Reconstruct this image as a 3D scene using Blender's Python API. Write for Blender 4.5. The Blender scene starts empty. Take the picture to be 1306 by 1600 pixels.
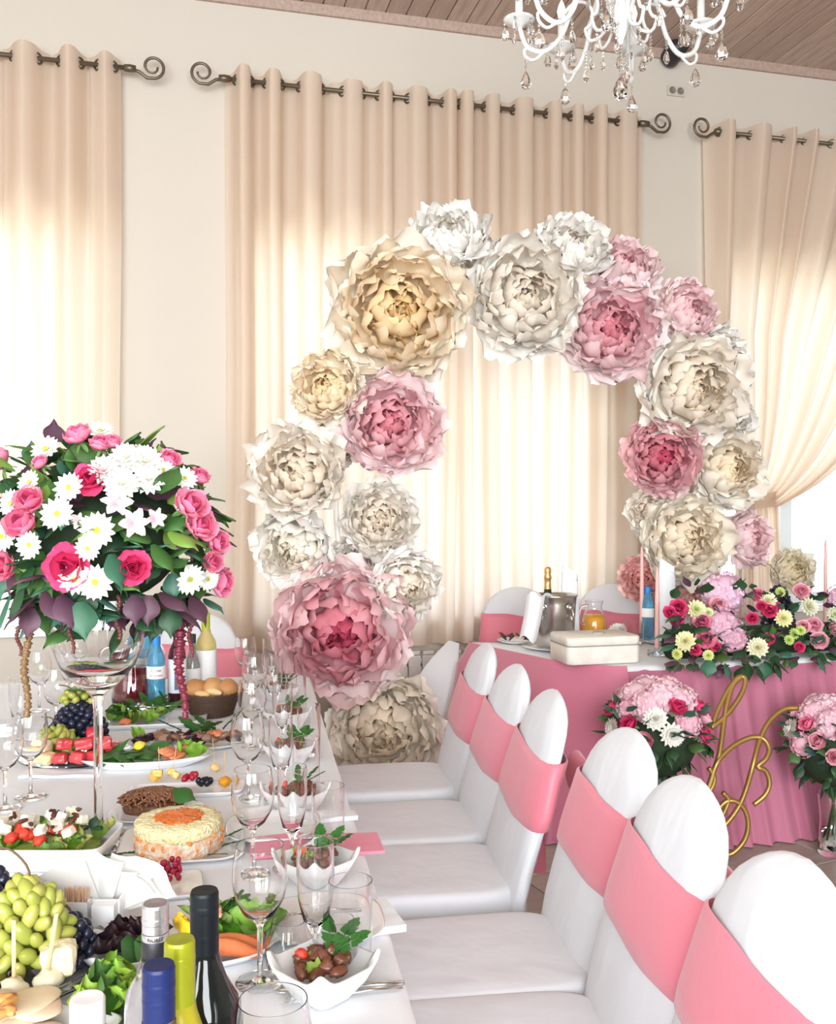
import bpy, bmesh, math, random
from mathutils import Vector, Matrix, Euler, noise
random.seed(7)
sc = bpy.context.scene
COL = sc.collection
PI = math.pi
R_ = math.radians

# ------------------------------------------------------------------ camera, world, lights, exposure
F_PX, CX, CY, HOR = 1500.0, 653.0, 800.0, 785.0
CAM_H, YAW = 1.457, R_(14.4)
PITCH = math.atan((CY - HOR) / F_PX)
cam_d = bpy.data.cameras.new('camera'); cam = bpy.data.objects.new('camera', cam_d); COL.objects.link(cam)
cam.location = (0, 0, CAM_H); cam.rotation_euler = (PI / 2 - PITCH, 0, -YAW)
cam_d.sensor_fit = 'HORIZONTAL'; cam_d.sensor_width = 36; cam_d.lens = 36 * F_PX / 1306
cam_d.clip_start = 0.05
sc.camera = cam

w = bpy.data.worlds.new('sky'); sc.world = w; w.use_nodes = True
nt = w.node_tree; nt.nodes.clear()
wo = nt.nodes.new('ShaderNodeOutputWorld'); bg = nt.nodes.new('ShaderNodeBackground')
tc = nt.nodes.new('ShaderNodeTexCoord'); sx = nt.nodes.new('ShaderNodeSeparateXYZ'); cr = nt.nodes.new('ShaderNodeValToRGB')
mr = nt.nodes.new('ShaderNodeMapRange'); mr.inputs[1].default_value = -1; mr.inputs[2].default_value = 1
nt.links.new(tc.outputs['Generated'], sx.inputs[0]); nt.links.new(sx.outputs['Z'], mr.inputs[0]); nt.links.new(mr.outputs[0], cr.inputs[0])
cr.color_ramp.elements[0].position = 0.40; cr.color_ramp.elements[0].color = (.66, .70, .60, 1)
cr.color_ramp.elements[1].position = 0.56; cr.color_ramp.elements[1].color = (.74, .92, 1.12, 1)
nt.links.new(cr.outputs[0], bg.inputs[0]); bg.inputs[1].default_value = 3.5
nt.links.new(bg.outputs[0], wo.inputs[0])

def area(name, loc, target, sx_, sy_, power, col):
    l = bpy.data.lights.new(name, 'AREA'); l.shape = 'RECTANGLE'; l.size = sx_; l.size_y = sy_; l.energy = power; l.color = col
    o = bpy.data.objects.new(name, l); COL.objects.link(o); o.location = loc
    o.rotation_euler = (Vector(target) - Vector(loc)).to_track_quat('-Z', 'Y').to_euler()
    return o
area('rear_fill', (-1.0, -3.6, 2.0), (1.0, 4.0, 1.3), 6.0, 2.8, 660, (.92, .965, 1.0))  # added fill from behind the camera; the rear wall has no window
area('left_fill', (-4.6, -0.5, 2.0), (1.0, 3.0, 1.2), 3.0, 2.2, 40, (.92, .965, 1.0))  # weak fill added at the left, in front of a solid wall
area('overhead_fill', (0.6, -0.6, 4.05), (1.0, 1.6, 0.0), 3.6, 2.4, 35, (1, .99, .97))  # added overhead fill with no fixture of its own

vs = sc.view_settings
vs.view_transform = 'Standard'; vs.look = 'None'; vs.gamma = 1; vs.use_curve_mapping = False; vs.exposure = 0.40
sc.cycles.max_bounces = 14; sc.cycles.transmission_bounces = 14; sc.cycles.transparent_max_bounces = 24
sc.cycles.diffuse_bounces = 5; sc.cycles.glossy_bounces = 5
sc.cycles.sample_clamp_indirect = 6

# ------------------------------------------------------------------ picture -> place helpers
FW = Vector((math.sin(YAW), math.cos(YAW), 0)); RT = Vector((math.cos(YAW), -math.sin(YAW), 0)); CP = Vector((0, 0, CAM_H))
def ray(px, py): return FW + RT * ((px - CX) / F_PX) + Vector((0, 0, -(py - HOR) / F_PX))
def at_d(px, py, d): return CP + ray(px, py) * d
def at_z(px, py, z): r = ray(px, py); return CP + r * ((z - CAM_H) / r.z)
def at_y(px, py, y): r = ray(px, py); return CP + r * (y / r.y)
def rd(r, d, z=0.0): p = RT * r + FW * d; return Vector((p.x, p.y, z))
def depth(p): return (p - CP).dot(FW)

# ------------------------------------------------------------------ materials
MATS = {}
def mat(name, col=(.8, .8, .8), rough=.5, metal=0, trans=0, ior=1.45, translucent=0, objcol=False, grad=None, noise_amt=0, noise_scale=20,
        bump=0, bump_scale=60, sheen=0, spec=.5, col2=None, emit=0, stretch=None, coat=0, sss=0, bdist=.01):
    if name in MATS: return MATS[name]
    m = bpy.data.materials.new(name); MATS[name] = m; m.use_nodes = True
    n = m.node_tree; n.nodes.clear(); L = n.links.new
    out = n.nodes.new('ShaderNodeOutputMaterial'); p = n.nodes.new('ShaderNodeBsdfPrincipled')
    p.inputs['Roughness'].default_value = rough; p.inputs['Metallic'].default_value = metal
    p.inputs['Transmission Weight'].default_value = trans; p.inputs['IOR'].default_value = ior
    p.inputs['Specular IOR Level'].default_value = spec; p.inputs['Coat Weight'].default_value = coat
    if sheen: p.inputs['Sheen Weight'].default_value = sheen
    if sss: p.inputs['Subsurface Weight'].default_value = sss; p.inputs['Subsurface Scale'].default_value = .01
    c4 = (*col, 1)
    cs = None
    if objcol:
        oi = n.nodes.new('ShaderNodeObjectInfo'); cs = oi.outputs['Color']
    if grad:                      # pigment running from the root of a petal or leaf to its edge
        a = n.nodes.new('ShaderNodeAttribute'); a.attribute_name = 'grad'
        g = n.nodes.new('ShaderNodeGamma'); g.inputs[1].default_value = grad
        mx = n.nodes.new('ShaderNodeMix'); mx.data_type = 'RGBA'
        if cs: L(cs, g.inputs[0]); L(cs, mx.inputs[7])
        else: g.inputs[0].default_value = c4; mx.inputs[7].default_value = c4
        L(a.outputs['Fac'], mx.inputs[0]); L(g.outputs[0], mx.inputs[6]); cs = mx.outputs[2]
    tcn = None
    if noise_amt or bump or col2:
        tcn = n.nodes.new('ShaderNodeTexCoord'); src = tcn.outputs['Object']
        if stretch:
            mp = n.nodes.new('ShaderNodeMapping'); mp.inputs['Scale'].default_value = stretch; L(src, mp.inputs[0]); src = mp.outputs[0]
    if noise_amt or col2:
        nz = n.nodes.new('ShaderNodeTexNoise'); nz.inputs['Scale'].default_value = noise_scale; nz.inputs['Detail'].default_value = 4; L(src, nz.inputs['Vector'])
        if col2:
            rp = n.nodes.new('ShaderNodeValToRGB'); rp.color_ramp.elements[0].position = .38; rp.color_ramp.elements[1].position = .62
            rp.color_ramp.elements[0].color = c4; rp.color_ramp.elements[1].color = (*col2, 1); L(nz.outputs['Fac'], rp.inputs[0]); cs = rp.outputs[0]
        else:
            m2 = n.nodes.new('ShaderNodeMix'); m2.data_type = 'RGBA'; m2.blend_type = 'MULTIPLY'; m2.inputs[0].default_value = noise_amt
            if cs: L(cs, m2.inputs[6])
            else: m2.inputs[6].default_value = c4
            L(nz.outputs['Color'], m2.inputs[7])
            bw = n.nodes.new('ShaderNodeMapRange'); bw.inputs[1].default_value = .3; bw.inputs[2].default_value = .7; bw.inputs[3].default_value = .45; bw.inputs[4].default_value = 1.0
            L(nz.outputs['Fac'], bw.inputs[0]); L(bw.outputs[0], m2.inputs[7]); cs = m2.outputs[2]
    if cs: L(cs, p.inputs['Base Color'])
    else: p.inputs['Base Color'].default_value = c4
    if bump:
        nb = n.nodes.new('ShaderNodeTexNoise'); nb.inputs['Scale'].default_value = bump_scale; nb.inputs['Detail'].default_value = 3; L(src, nb.inputs['Vector'])
        b = n.nodes.new('ShaderNodeBump'); b.inputs['Strength'].default_value = bump; b.inputs['Distance'].default_value = bdist
        L(nb.outputs['Fac'], b.inputs['Height']); L(b.outputs[0], p.inputs['Normal'])
    if emit: p.inputs['Emission Color'].default_value = c4; p.inputs['Emission Strength'].default_value = emit
    sh = p.outputs[0]
    if translucent:
        t = n.nodes.new('ShaderNodeBsdfTranslucent'); ms = n.nodes.new('ShaderNodeMixShader'); ms.inputs[0].default_value = translucent
        if cs: L(cs, t.inputs[0])
        else: t.inputs[0].default_value = c4
        L(sh, ms.inputs[1]); L(t.outputs[0], ms.inputs[2]); sh = ms.outputs[0]
    L(sh, out.inputs[0])
    return m
def pane_mat():
    m = bpy.data.materials.new('window_pane_glass'); m.use_nodes = True; n = m.node_tree; n.nodes.clear()
    out = n.nodes.new('ShaderNodeOutputMaterial'); t = n.nodes.new('ShaderNodeBsdfTransparent'); g = n.nodes.new('ShaderNodeBsdfGlossy'); g.inputs['Roughness'].default_value = .02
    fr = n.nodes.new('ShaderNodeFresnel'); fr.inputs[0].default_value = 1.25; mx = n.nodes.new('ShaderNodeMixShader')
    n.links.new(fr.outputs[0], mx.inputs[0]); n.links.new(t.outputs[0], mx.inputs[1]); n.links.new(g.outputs[0], mx.inputs[2]); n.links.new(mx.outputs[0], out.inputs[0])
    return m
G_PANE = pane_mat()
GLASS = mat('clear_glass', (1, 1, 1), 0, trans=1, ior=1.45)
CRYSTAL = mat('crystal', (1, 1, 1), 0, trans=1, ior=1.6)
PORC = mat('white_porcelain', (.78, .785, .79), .12, coat=.3)
CLOTH = mat('white_tablecloth', (.77, .79, .82), .85, bump=.12, bump_scale=25, sheen=.2)
CHAIRW = mat('white_satin_cover', (.69, .715, .75), .6, bump=.5, bump_scale=5.5, bdist=.024, stretch=(1, 1, .4), sheen=.2)
SASH = mat('coral_pink_satin', (.72, .20, .265), .45, sheen=.3, bump=.15, bump_scale=14)
SKIRT = mat('dusty_pink_cloth', (.52, .165, .255), .6, sheen=.3, translucent=.08)
PETAL = mat('paper_petal', objcol=True, rough=.8, translucent=.14, grad=1.15, spec=.2)
ROSEP = mat('rose_petal', objcol=True, rough=.55, translucent=.15, grad=1.5, spec=.3)
LEAF = mat('leaf', objcol=True, rough=.5, translucent=.12, grad=1.25)
FOOD = mat('food_tint', objcol=True, rough=.45, noise_amt=.35, noise_scale=60, sss=0)
FOODM = mat('food_glossy', objcol=True, rough=.22, noise_amt=.25, noise_scale=90)
PLAIN = mat('plain_tint', objcol=True, rough=.4)
METAL = mat('brushed_steel', (.62, .61, .59), .22, metal=1)
SILVER = mat('cutlery_steel', (.75, .75, .75), .12, metal=1)
GOLD = mat('antique_gold', (.45, .29, .09), .42, metal=.75)
BRONZE = mat('dark_bronze', (.16, .13, .095), .4, metal=.7)
WHITEP = mat('white_paint', (.85, .85, .84), .35)
WOODST = mat('pale_wood', (.72, .5, .27), .6, noise_amt=.3)

# ------------------------------------------------------------------ mesh builder
class MB:
    def __init__(s): s.v = []; s.f = []; s.g = []
    def add(s, v, f, g=None):
        o = len(s.v); s.v += [tuple(p) for p in v]; s.f += [tuple(i + o for i in q) for q in f]
        s.g += list(g) if g else [1.0] * len(v)
        return s
    def box(s, c, d, rz=0, M=None):
        x, y, z = d[0] / 2, d[1] / 2, d[2] / 2
        vs_ = [Vector((a * x, b * y, e * z)) for e in (-1, 1) for b in (-1, 1) for a in (-1, 1)]
        Rm = Matrix.Rotation(rz, 3, 'Z') if M is None else M
        vs_ = [Rm @ q + Vector(c) for q in vs_]
        return s.add(vs_, [(0, 2, 3, 1), (4, 5, 7, 6), (0, 1, 5, 4), (2, 6, 7, 3), (0, 4, 6, 2), (1, 3, 7, 5)])
    def loft(s, rings, closed=True, cap0=False, cap1=False, gr=None):
        n = len(rings[0]); vs_ = []; fs = []; gs = []
        for k, r in enumerate(rings):
            vs_ += list(r); gs += [gr[k] if gr else 1.0] * n
        for k in range(len(rings) - 1):
            for i in range(n if closed else n - 1):
                j = (i + 1) % n; fs.append((k * n + i, k * n + j, (k + 1) * n + j, (k + 1) * n + i))
        if cap0: fs.append(tuple(reversed(range(n))))
        if cap1: fs.append(tuple(range((len(rings) - 1) * n, len(rings) * n)))
        return s.add(vs_, fs, gs)
    def lathe(s, prof, n=24, c=(0, 0, 0), M=None, lobes=None):
        c = Vector(c); rings = []
        for (r, z) in prof:
            ring = []
            for i in range(n):
                a = 2 * PI * i / n; rr = max(r, 1e-5)
                if lobes: rr *= 1 + lobes[1] * math.cos(lobes[0] * a)
                q = Vector((rr * math.cos(a), rr * math.sin(a), z))
                ring.append((M @ q if M else q) + c)
            rings.append(ring)
        return s.loft(rings)
    def tube(s, pts, r, n=8, flat=1.0):
        pts = [Vector(p) for p in pts]; m = len(pts); rings = []
        up = Vector((0, 0, 1)); prev = None
        for k in range(m):
            t = (pts[min(k + 1, m - 1)] - pts[max(k - 1, 0)]).normalized()
            if prev is None:
                a = t.cross(up)
                if a.length < .1: a = t.cross(Vector((1, 0, 0)))
            else: a = prev - t * prev.dot(t)
            a.normalize(); prev = a; b = t.cross(a)
            rr = r[k] if isinstance(r, (list, tuple)) else r
            rings.append([pts[k] + (a * math.cos(2 * PI * i / n) + b * flat * math.sin(2 * PI * i / n)) * rr for i in range(n)])
        return s.loft(rings, True, True, True)
    def ell(s, c, r, nu=12, nv=8, M=None):
        if not isinstance(r, (tuple, list)): r = (r, r, r)
        rings = []
        for j in range(nv + 1):
            t = PI * j / nv - PI / 2; cz = math.sin(t); cr_ = max(math.cos(t), 1e-4); ring = []
            for i in range(nu):
                a = 2 * PI * i / nu; q = Vector((r[0] * cr_ * math.cos(a), r[1] * cr_ * math.sin(a), r[2] * cz))
                ring.append((M @ q if M else q) + Vector(c))
            rings.append(ring)
        return s.loft(rings)
    def grid(s, fn, nu, nv, g=None):
        vs_ = []; fs = []; gs = []
        for j in range(nv + 1):
            for i in range(nu + 1):
                vs_.append(fn(i / nu, j / nv)); gs.append(g(i / nu, j / nv) if g else 1.0)
        for j in range(nv):
            for i in range(nu):
                a = j * (nu + 1) + i; fs.append((a, a + 1, a + nu + 2, a + nu + 1))
        return s.add(vs_, fs, gs)
    def mesh(s, name, m, smooth=True):
        me = bpy.data.meshes.new(name); me.from_pydata(s.v, [], s.f); me.materials.append(m)
        if smooth: me.polygons.foreach_set('use_smooth', [True] * len(me.polygons))
        at = me.attributes.new('grad', 'FLOAT', 'POINT'); at.data.foreach_set('value', s.g)
        bm = bmesh.new(); bm.from_mesh(me); bmesh.ops.recalc_face_normals(bm, faces=bm.faces); bm.to_mesh(me); bm.free()
        me.update(); return me

def SUP(prof, e=.0012):
    """support loops beside every turn of a profile, so that smooth shading keeps the edges crisp"""
    out = []
    for (r0, z0), (r1, z1) in zip(prof, prof[1:]):
        l = math.hypot(r1 - r0, z1 - z0); out.append((r0, z0)); q = min(.3, e / max(l, 1e-6))
        if l > .002: out += [(lerp(r0, r1, q), lerp(z0, z1, q)), (lerp(r0, r1, 1 - q), lerp(z0, z1, 1 - q))]
    return out + [prof[-1]]
def RSUP(prof, e=.0012):
    """the same, only at the rim (the highest turn) and at the foot"""
    zm = max(z for r, z in prof); out = []
    for (r0, z0), (r1, z1) in zip(prof, prof[1:]):
        l = math.hypot(r1 - r0, z1 - z0); out.append((r0, z0)); q = min(.3, e / max(l, 1e-6))
        if l > .002 and z0 > zm - 1e-4: out.append((lerp(r0, r1, q), lerp(z0, z1, q)))
        if l > .002 and z1 > zm - 1e-4: out.append((lerp(r0, r1, 1 - q), lerp(z0, z1, 1 - q)))
        if l > .002 and z0 < .004 and z0 != z1: out.append((lerp(r0, r1, q), lerp(z0, z1, q)))
    return out + [prof[-1]]
def tag(o, label=None, cat=None, group=None, kind=None):
    if label: o['label'] = label
    if cat: o['category'] = cat
    if group: o['group'] = group
    if kind: o['kind'] = kind
    return o
def put(name, me, parent=None, loc=(0, 0, 0), rot=None, scale=None, color=None, M=None):
    o = bpy.data.objects.new(name, me); COL.objects.link(o)
    if parent: o.parent = parent
    if M is not None: o.matrix_basis = M
    else:
        o.location = loc
        if rot: o.rotation_euler = rot
        if scale is not None: o.scale = (scale,) * 3 if isinstance(scale, (int, float)) else scale
    if color: o.color = (*color, 1)
    return o
def build(name, mb, m, parent=None, smooth=True, **k): return put(name, mb.mesh(name, m, smooth), parent, **k)
def empty(name, loc, rz=0, label=None, cat=None, group=None):
    o = bpy.data.objects.new(name, None); COL.objects.link(o); o.location = loc; o.rotation_euler = (0, 0, rz); o.empty_display_size = .05
    return tag(o, label, cat, group)
def frame(n, roll=0.0):
    """rotation whose local Z points along n"""
    return Vector(n).normalized().to_track_quat('Z', 'Y').to_matrix() @ Matrix.Rotation(roll, 3, 'Z')
def TRS(loc, rot3, s=1.0): return Matrix.Translation(loc) @ rot3.to_4x4() @ Matrix.Diagonal((s, s, s, 1) if isinstance(s, (int, float)) else (*s, 1))
def nz(x, y=0, z=0): return noise.noise(Vector((x, y, z)))
def lerp(a, b, t): return a + (b - a) * t
def mixc(a, b, t): return tuple(lerp(p, q, t) for p, q in zip(a, b))
def jit(c, k=.06): d = random.uniform(-k, k); return tuple(max(0, min(1, x * (1 + d + random.uniform(-k, k) * .4))) for x in c)
def bez(pts, n=8):
    """Catmull-Rom through points"""
    P = [Vector(p) for p in pts]; P = [P[0] * 2 - P[1]] + P + [P[-1] * 2 - P[-2]]; out = []
    for i in range(1, len(P) - 2):
        for k in range(n):
            t = k / n; a, b, c, d = P[i - 1:i + 3]
            out.append(.5 * ((2 * b) + (c - a) * t + (2 * a - 5 * b + 4 * c - d) * t * t + (3 * b - a - 3 * c + d) * t ** 3))
    out.append(P[-2]); return out

# ------------------------------------------------------------------ the room
WY = 5.33; CEIL = 4.205; ROD = 3.71
wallm = mat('cream_wall_plaster', (.585, .54, .47), .9, bump=.05, bump_scale=40)
SILL, WTOP = .80, 2.95
def wx(px): return at_y(px, 600, WY).x
WINS = [(wx(-330), wx(187)), (wx(392), wx(948)), (wx(1125), wx(1500))]
XL, XR, WT = -5.2, 7.6, .30
wb = MB()
xs = [XL] + [x for w_ in WINS for x in w_] + [XR]
for i in range(0, len(xs), 2):
    wb.box(((xs[i] + xs[i + 1]) / 2, WY + WT / 2, CEIL / 2), (xs[i + 1] - xs[i], WT, CEIL))
for a, b in WINS:
    wb.box(((a + b) / 2, WY + WT / 2, SILL / 2), (b - a, WT, SILL)); wb.box(((a + b) / 2, WY + WT / 2, (CEIL + WTOP) / 2), (b - a, WT, CEIL - WTOP))
tag(build('wall_back', wb, wallm, smooth=False), kind='structure')
seam = at_y(683, 90, WY)
tag(build('wall_left', MB().box((XL - .1, .4, CEIL / 2), (.2, 10.4, CEIL)), wallm, smooth=False), kind='structure')
tag(build('wall_right', MB().box((XR + .1, .4, CEIL / 2), (.2, 10.4, CEIL)), wallm, smooth=False), kind='structure')
tag(build('wall_rear', MB().box(((XL + XR) / 2, -4.9, CEIL / 2), (XR - XL, .2, CEIL)), wallm, smooth=False), kind='structure')
# windows
framem = mat('window_frame_grey_white', (.72, .78, .80), .35)
for k, (a, b) in enumerate(WINS):
    r = empty('window_%d' % (k + 1), ((a + b) / 2, WY + .15, SILL)); tag(r, kind='structure')
    W, H = b - a, WTOP - SILL; f = MB(); t = .07
    for x in (-W / 2 + t / 2, W / 2 - t / 2): f.box((x, 0, H / 2), (t, .07, H))
    for z in (t / 2, H - t / 2): f.box((0, 0, z), (W - 2 * t, .07, t))
    muls = {0: (-.1, .35), 1: (-.17, .17), 2: ((wx(1246) - a) / (b - a) - .5, .3)}[k]
    for q in muls: f.box((W * q, 0, H / 2), (.085, .06, H - 2 * t))
    build('window_frame', f, framem, r, smooth=False)
    ed = [-W / 2 + t] + [W * q for q in muls] + [W / 2 - t]
    for i in range(len(ed) - 1):
        build('pane', MB().box(((ed[i] + ed[i + 1]) / 2, 0, H / 2), (ed[i + 1] - ed[i] - .08, .006, H - 2 * t)), G_PANE, r, smooth=False)
    build('window_sill', MB().box((0, -.10, -.015), (W, .20, .04)), WHITEP, r, smooth=False)
# ceiling: planks running away from the wall, a moulding along the wall
cm = mat('ceiling_pine', (.47, .345, .285), .55, objcol=False, noise_amt=.45, noise_scale=9, stretch=(6, .5, 6))
kn = mat('ceiling_pine_light', (.55, .41, .34), .55, noise_amt=.5, noise_scale=8, stretch=(6, .5, 6))
ce = tag(build('ceiling', MB().box(((XL + XR) / 2, .4, CEIL + .09), (XR - XL, 10.4, .1)), mat('ceiling_backing', (.10, .07, .05), .9), smooth=False), kind='structure')
pw = .118
def plank_mesh(m): 
    b = MB(); x = pw / 2 - .002; y = 5.07; e = .006
    b.loft([[(-x, -y, .04), (x, -y, .04), (x, -y, e), (x - e, -y, 0), (-x + e, -y, 0), (-x, -y, e)], [(-x, y, .04), (x, y, .04), (x, y, e), (x - e, y, 0), (-x + e, y, 0), (-x, y, e)]], True, True, True)
    return b.mesh('plank', m, False)
pms = [plank_mesh(cm), plank_mesh(kn)]
x = XL + pw / 2; i = 0
while x < XR:
    put('plank', pms[(i * 7 // 3) % 2], ce, (x, .25, CEIL)); x += pw; i += 1
tag(build('trim_1', MB().loft([[(XL, WY, CEIL - .045), (XL, WY - .02, CEIL - .045), (XL, WY - .045, CEIL - .005), (XL, WY - .045, CEIL), (XL, WY, CEIL)],
      [(XR, WY, CEIL - .045), (XR, WY - .02, CEIL - .045), (XR, WY - .045, CEIL - .005), (XR, WY - .045, CEIL), (XR, WY, CEIL)]], True, True, True), cm, smooth=False), kind='structure')
# floor of big rectangular tiles, laid at a slant
fl = tag(build('floor', MB().box(((XL + XR) / 2, .4, -.06), (XR - XL, 10.4, .1)), mat('tile_grout', (.13, .115, .10), .9), smooth=False), kind='structure')
tilem = [mat('floor_tile_%d' % k, c, .32, noise_amt=.35, noise_scale=3, stretch=(1, 9, 1)) for k, c in enumerate([(.47, .41, .35), (.50, .44, .375), (.44, .385, .33)])]
TS = .42; tb = TS / 2 - .003
tms = []
for m in tilem:
    b = MB(); b.loft([[(-tb, -tb, -.012), (tb, -tb, -.012), (tb, tb, -.012), (-tb, tb, -.012)], [(-tb, -tb, -.002), (tb, -tb, -.002), (tb, tb, -.002), (-tb, tb, -.002)],
        [(-tb + .003, -tb + .003, 0), (tb - .003, -tb + .003, 0), (tb - .003, tb - .003, 0), (-tb + .003, tb - .003, 0)]], True, False, True); tms.append(b.mesh('tile', m, False))
ta = R_(12); ca, sa = math.cos(ta), math.sin(ta); rest = MB(); cnt = 0
for i in range(-14, 22):
    for j in range(-6, 18):
        u, v = i * TS + .12, j * TS; X, Y = u * ca - v * sa, u * sa + v * ca
        if not (XL + .3 < X < XR - .3 and -.6 < Y < WY - .28): continue
        if .2 < X < 4.2 and 1.2 < Y and cnt < 280: put('tile', tms[(i * 5 + j * 3) % 3], fl, (X, Y, 0), (0, 0, ta)); cnt += 1
        else: rest.box((X, Y, -.006), (2 * tb, 2 * tb, .012), ta)
tag(build('tile_field', rest, tilem[0], fl, smooth=False), kind='stuff')
tag(build('baseboard_back', MB().box(((XL + XR) / 2, WY - .01, .045), (XR - XL, .02, .09)), mat('skirting', (.55, .48, .4), .5), smooth=False), kind='structure')

# radiator below the middle window
ra, rb = at_y(520, 1010, WY - .1).x, at_y(745, 1010, WY - .1).x
rr = empty('radiator', ((ra + rb) / 2, WY - .1, 0), label='white ribbed wall radiator below the middle window behind the flower arch', cat='radiator')
sw = .08; ns = int((rb - ra) / sw)
sec = MB(); sec.box((0, 0, .35), (sw - .012, .07, .50)); sec.box((0, -.042, .31), (sw - .006, .012, .46)); sec.box((0, -.02, .615), (sw - .02, .03, .02))
sec.box((0, -.03, .58), (sw - .022, .02, .03))
sm = sec.mesh('section', mat('radiator_enamel', (.74, .73, .70), .35), False)
for i in range(ns): put('section', sm, rr, ((i - (ns - 1) / 2) * sw, 0, 0))
pp = MB()
for z in (.14, .565): pp.tube([(-(rb - ra) / 2 - .04, 0, z), ((rb - ra) / 2 + .04, 0, z)], .018)
pp.tube([((rb - ra) / 2 + .02, 0, .14), ((rb - ra) / 2 + .02, 0, 0)], .012); pp.tube([(-(rb - ra) / 2 - .02, 0, .14), (-(rb - ra) / 2 - .02, 0, 0)], .012)
build('pipe', pp, mat('radiator_enamel'), rr)

# curtain rods with scrolled ends
RY = WY - .11
def rod_x(px): return at_y(px, 150, RY).x
def scroll(s, x):
    pts = []
    for k in range(34):
        t = k / 33; a = -PI * .5 + t * PI * 2.5; r = .062 * (1 - .62 * t)
        pts.append((x + s * (.115 + r * math.cos(a)), 0, .062 - .012 + r * math.sin(a) - .03))
    return [(x, 0, 0), (x + s * .045, 0, -.012), (x + s * .085, 0, -.04)] + pts[1:]
def rod(name, a, b, left, right, label):
    r = empty(name, (0, RY, ROD), label=label, cat='curtain rod')
    build('pole', MB().tube([(a, 0, 0), (b, 0, 0)], .012, 10), BRONZE, r)
    for s, e, on in ((-1, a, left), (1, b, right)):
        if not on: continue
        m = MB(); m.tube(scroll(s, e), [.009] * 3 + [.008] * 20 + [.006] * 13, 8); build('finial', m, BRONZE, r)
        build('collar', MB().lathe([(0, -.03), (.017, -.03), (.02, 0), (.017, .03), (0, .03)], 12, (e, 0, 0), Matrix.Rotation(PI / 2, 3, 'Y')), BRONZE, r)
    for q in (.06, .94):
        x_ = lerp(a, b, q); m = MB(); m.tube([(x_, 0, 0), (x_, .11, 0)], .008); m.lathe([(0, 0), (.03, 0), (.03, .008), (0, .008)], 14, (x_, .108, 0), Matrix.Rotation(-PI / 2, 3, 'X')); build('bracket', m, BRONZE, r)
rod('curtain_rod', rod_x(-420), rod_x(205), False, True, 'dark metal curtain rod over the leftmost window, scrolled right end')
rod('curtain_rod', rod_x(352), rod_x(1005), True, True, 'long dark metal curtain rod over the middle window with two scrolled ends')
rod('curtain_rod', rod_x(1122), rod_x(1640), True, False, 'dark metal curtain rod over the right window, scrolled left end')

CURT = mat('cream_curtain', (.78, .63, .49), .7, translucent=.5, sheen=.15)
CURT2 = mat('sheer_curtain', (.86, .735, .615), .7, translucent=.52, sheen=.15)
def curtain(label, pxa, pxb, zb, folds, seed, edge=None, m=CURT, amp=.05):
    xa, xb = rod_x(pxa), rod_x(pxb); W = xb - xa; rs = random.Random(seed)
    ph = [rs.uniform(0, 6.28) for _ in range(8)]; am = [rs.uniform(.55, 1.25) for _ in range(folds + 2)]
    r = empty('curtain', ((xa + xb) / 2, RY, 0), label=label, cat='curtain')
    zt = ROD + .055; ox = (xa + xb) / 2
    NU, NV = folds * 14, 40
    wob = [0.0]
    for k in range(folds): wob.append(wob[-1] + rs.uniform(.7, 1.35))
    wob = [q / wob[-1] for q in wob]
    def fold(s):
        k = 0
        while k < folds - 1 and s > wob[k + 1]: k += 1
        t = (s - wob[k]) / (wob[k + 1] - wob[k]); return k, min(max(t, 0), 1)
    def fn(s, t):
        z = lerp(zb, zt, t); k, q = fold(s)
        c = math.cos(2 * PI * q); c = math.copysign(abs(c) ** .5, c)
        d = c * 1.35 * amp * am[k] * (.75 + .25 * t)
        d += .012 * math.sin(9 * s + ph[0] + 2.2 * t) * (1 - t)
        a, b = (xa, xb) if edge is None else edge(z)
        x_ = lerp(a, b, s + .006 * math.sin(2 * PI * q * 2 + ph[1]) + .01 * (1 - t) * math.sin(5 * t + ph[2] + k))
        if edge is not None:
            g = (b - a) / W; d = d * (.35 + .65 * g) - (1 - g) * .02
        return Vector((x_ - ox, d - .006, z))
    mb = MB(); mb.grid(fn, NU, NV); build('cloth', mb, m, r)
    ring = MB()
    for i in range(10):
        pass
    tor = []
    n1, n2 = 16, 6
    for i in range(n1):
        a = 2 * PI * i / n1; tor.append([Vector(((.026 + .006 * math.cos(2 * PI * j / n2)) * math.cos(a), (.026 + .006 * math.cos(2 * PI * j / n2)) * math.sin(a), .006 * math.sin(2 * PI * j / n2))) for j in range(n2)])
    tor.append(tor[0]); ring.loft(tor); rm = ring.mesh('eyelet', BRONZE)
    for k in range(folds):
        for q in (.25, .75):
            s = lerp(wob[k], wob[k + 1], q); p = fn(s, 1.0)
            put('eyelet', rm, r, (p.x, 0, ROD), (0, PI / 2, (.75 if q < .5 else -.75)))
    return r
def left_edge(z):
    b = rod_x(188) + .01; a = rod_x(-400)
    if z < 1.78: t = min(1, (1.78 - z) / .55); b = lerp(b, rod_x(-130), t * t * (3 - 2 * t)); a = lerp(a, rod_x(-260), t)
    return a, b
curtain('cream curtain over the leftmost window behind the tall bouquet', -400, 188, .85, 8, 3, left_edge, CURT2, .06)
curtain('left cream curtain panel of the middle window', 357, 720, .66, 7, 5, None, CURT2)
curtain('right cream curtain panel of the middle window', 708, 1006, .66, 7, 8, None, CURT2)
def right_edge(z):
    a = rod_x(1108); b = rod_x(1600)
    tie = 1.46; t = max(0, min(1, (z - tie) / (ROD - tie)))
    xe = lerp(at_y(1212, 785, RY).x, b, t ** .62 if t > 0 else 0); xs_ = lerp(at_y(1150, 785, RY).x, a, min(1, t * 2.2))
    if z < tie: xe = at_y(1212, 785, RY).x + .02 * (tie - z) * 3
    return xs_, xe
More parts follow.
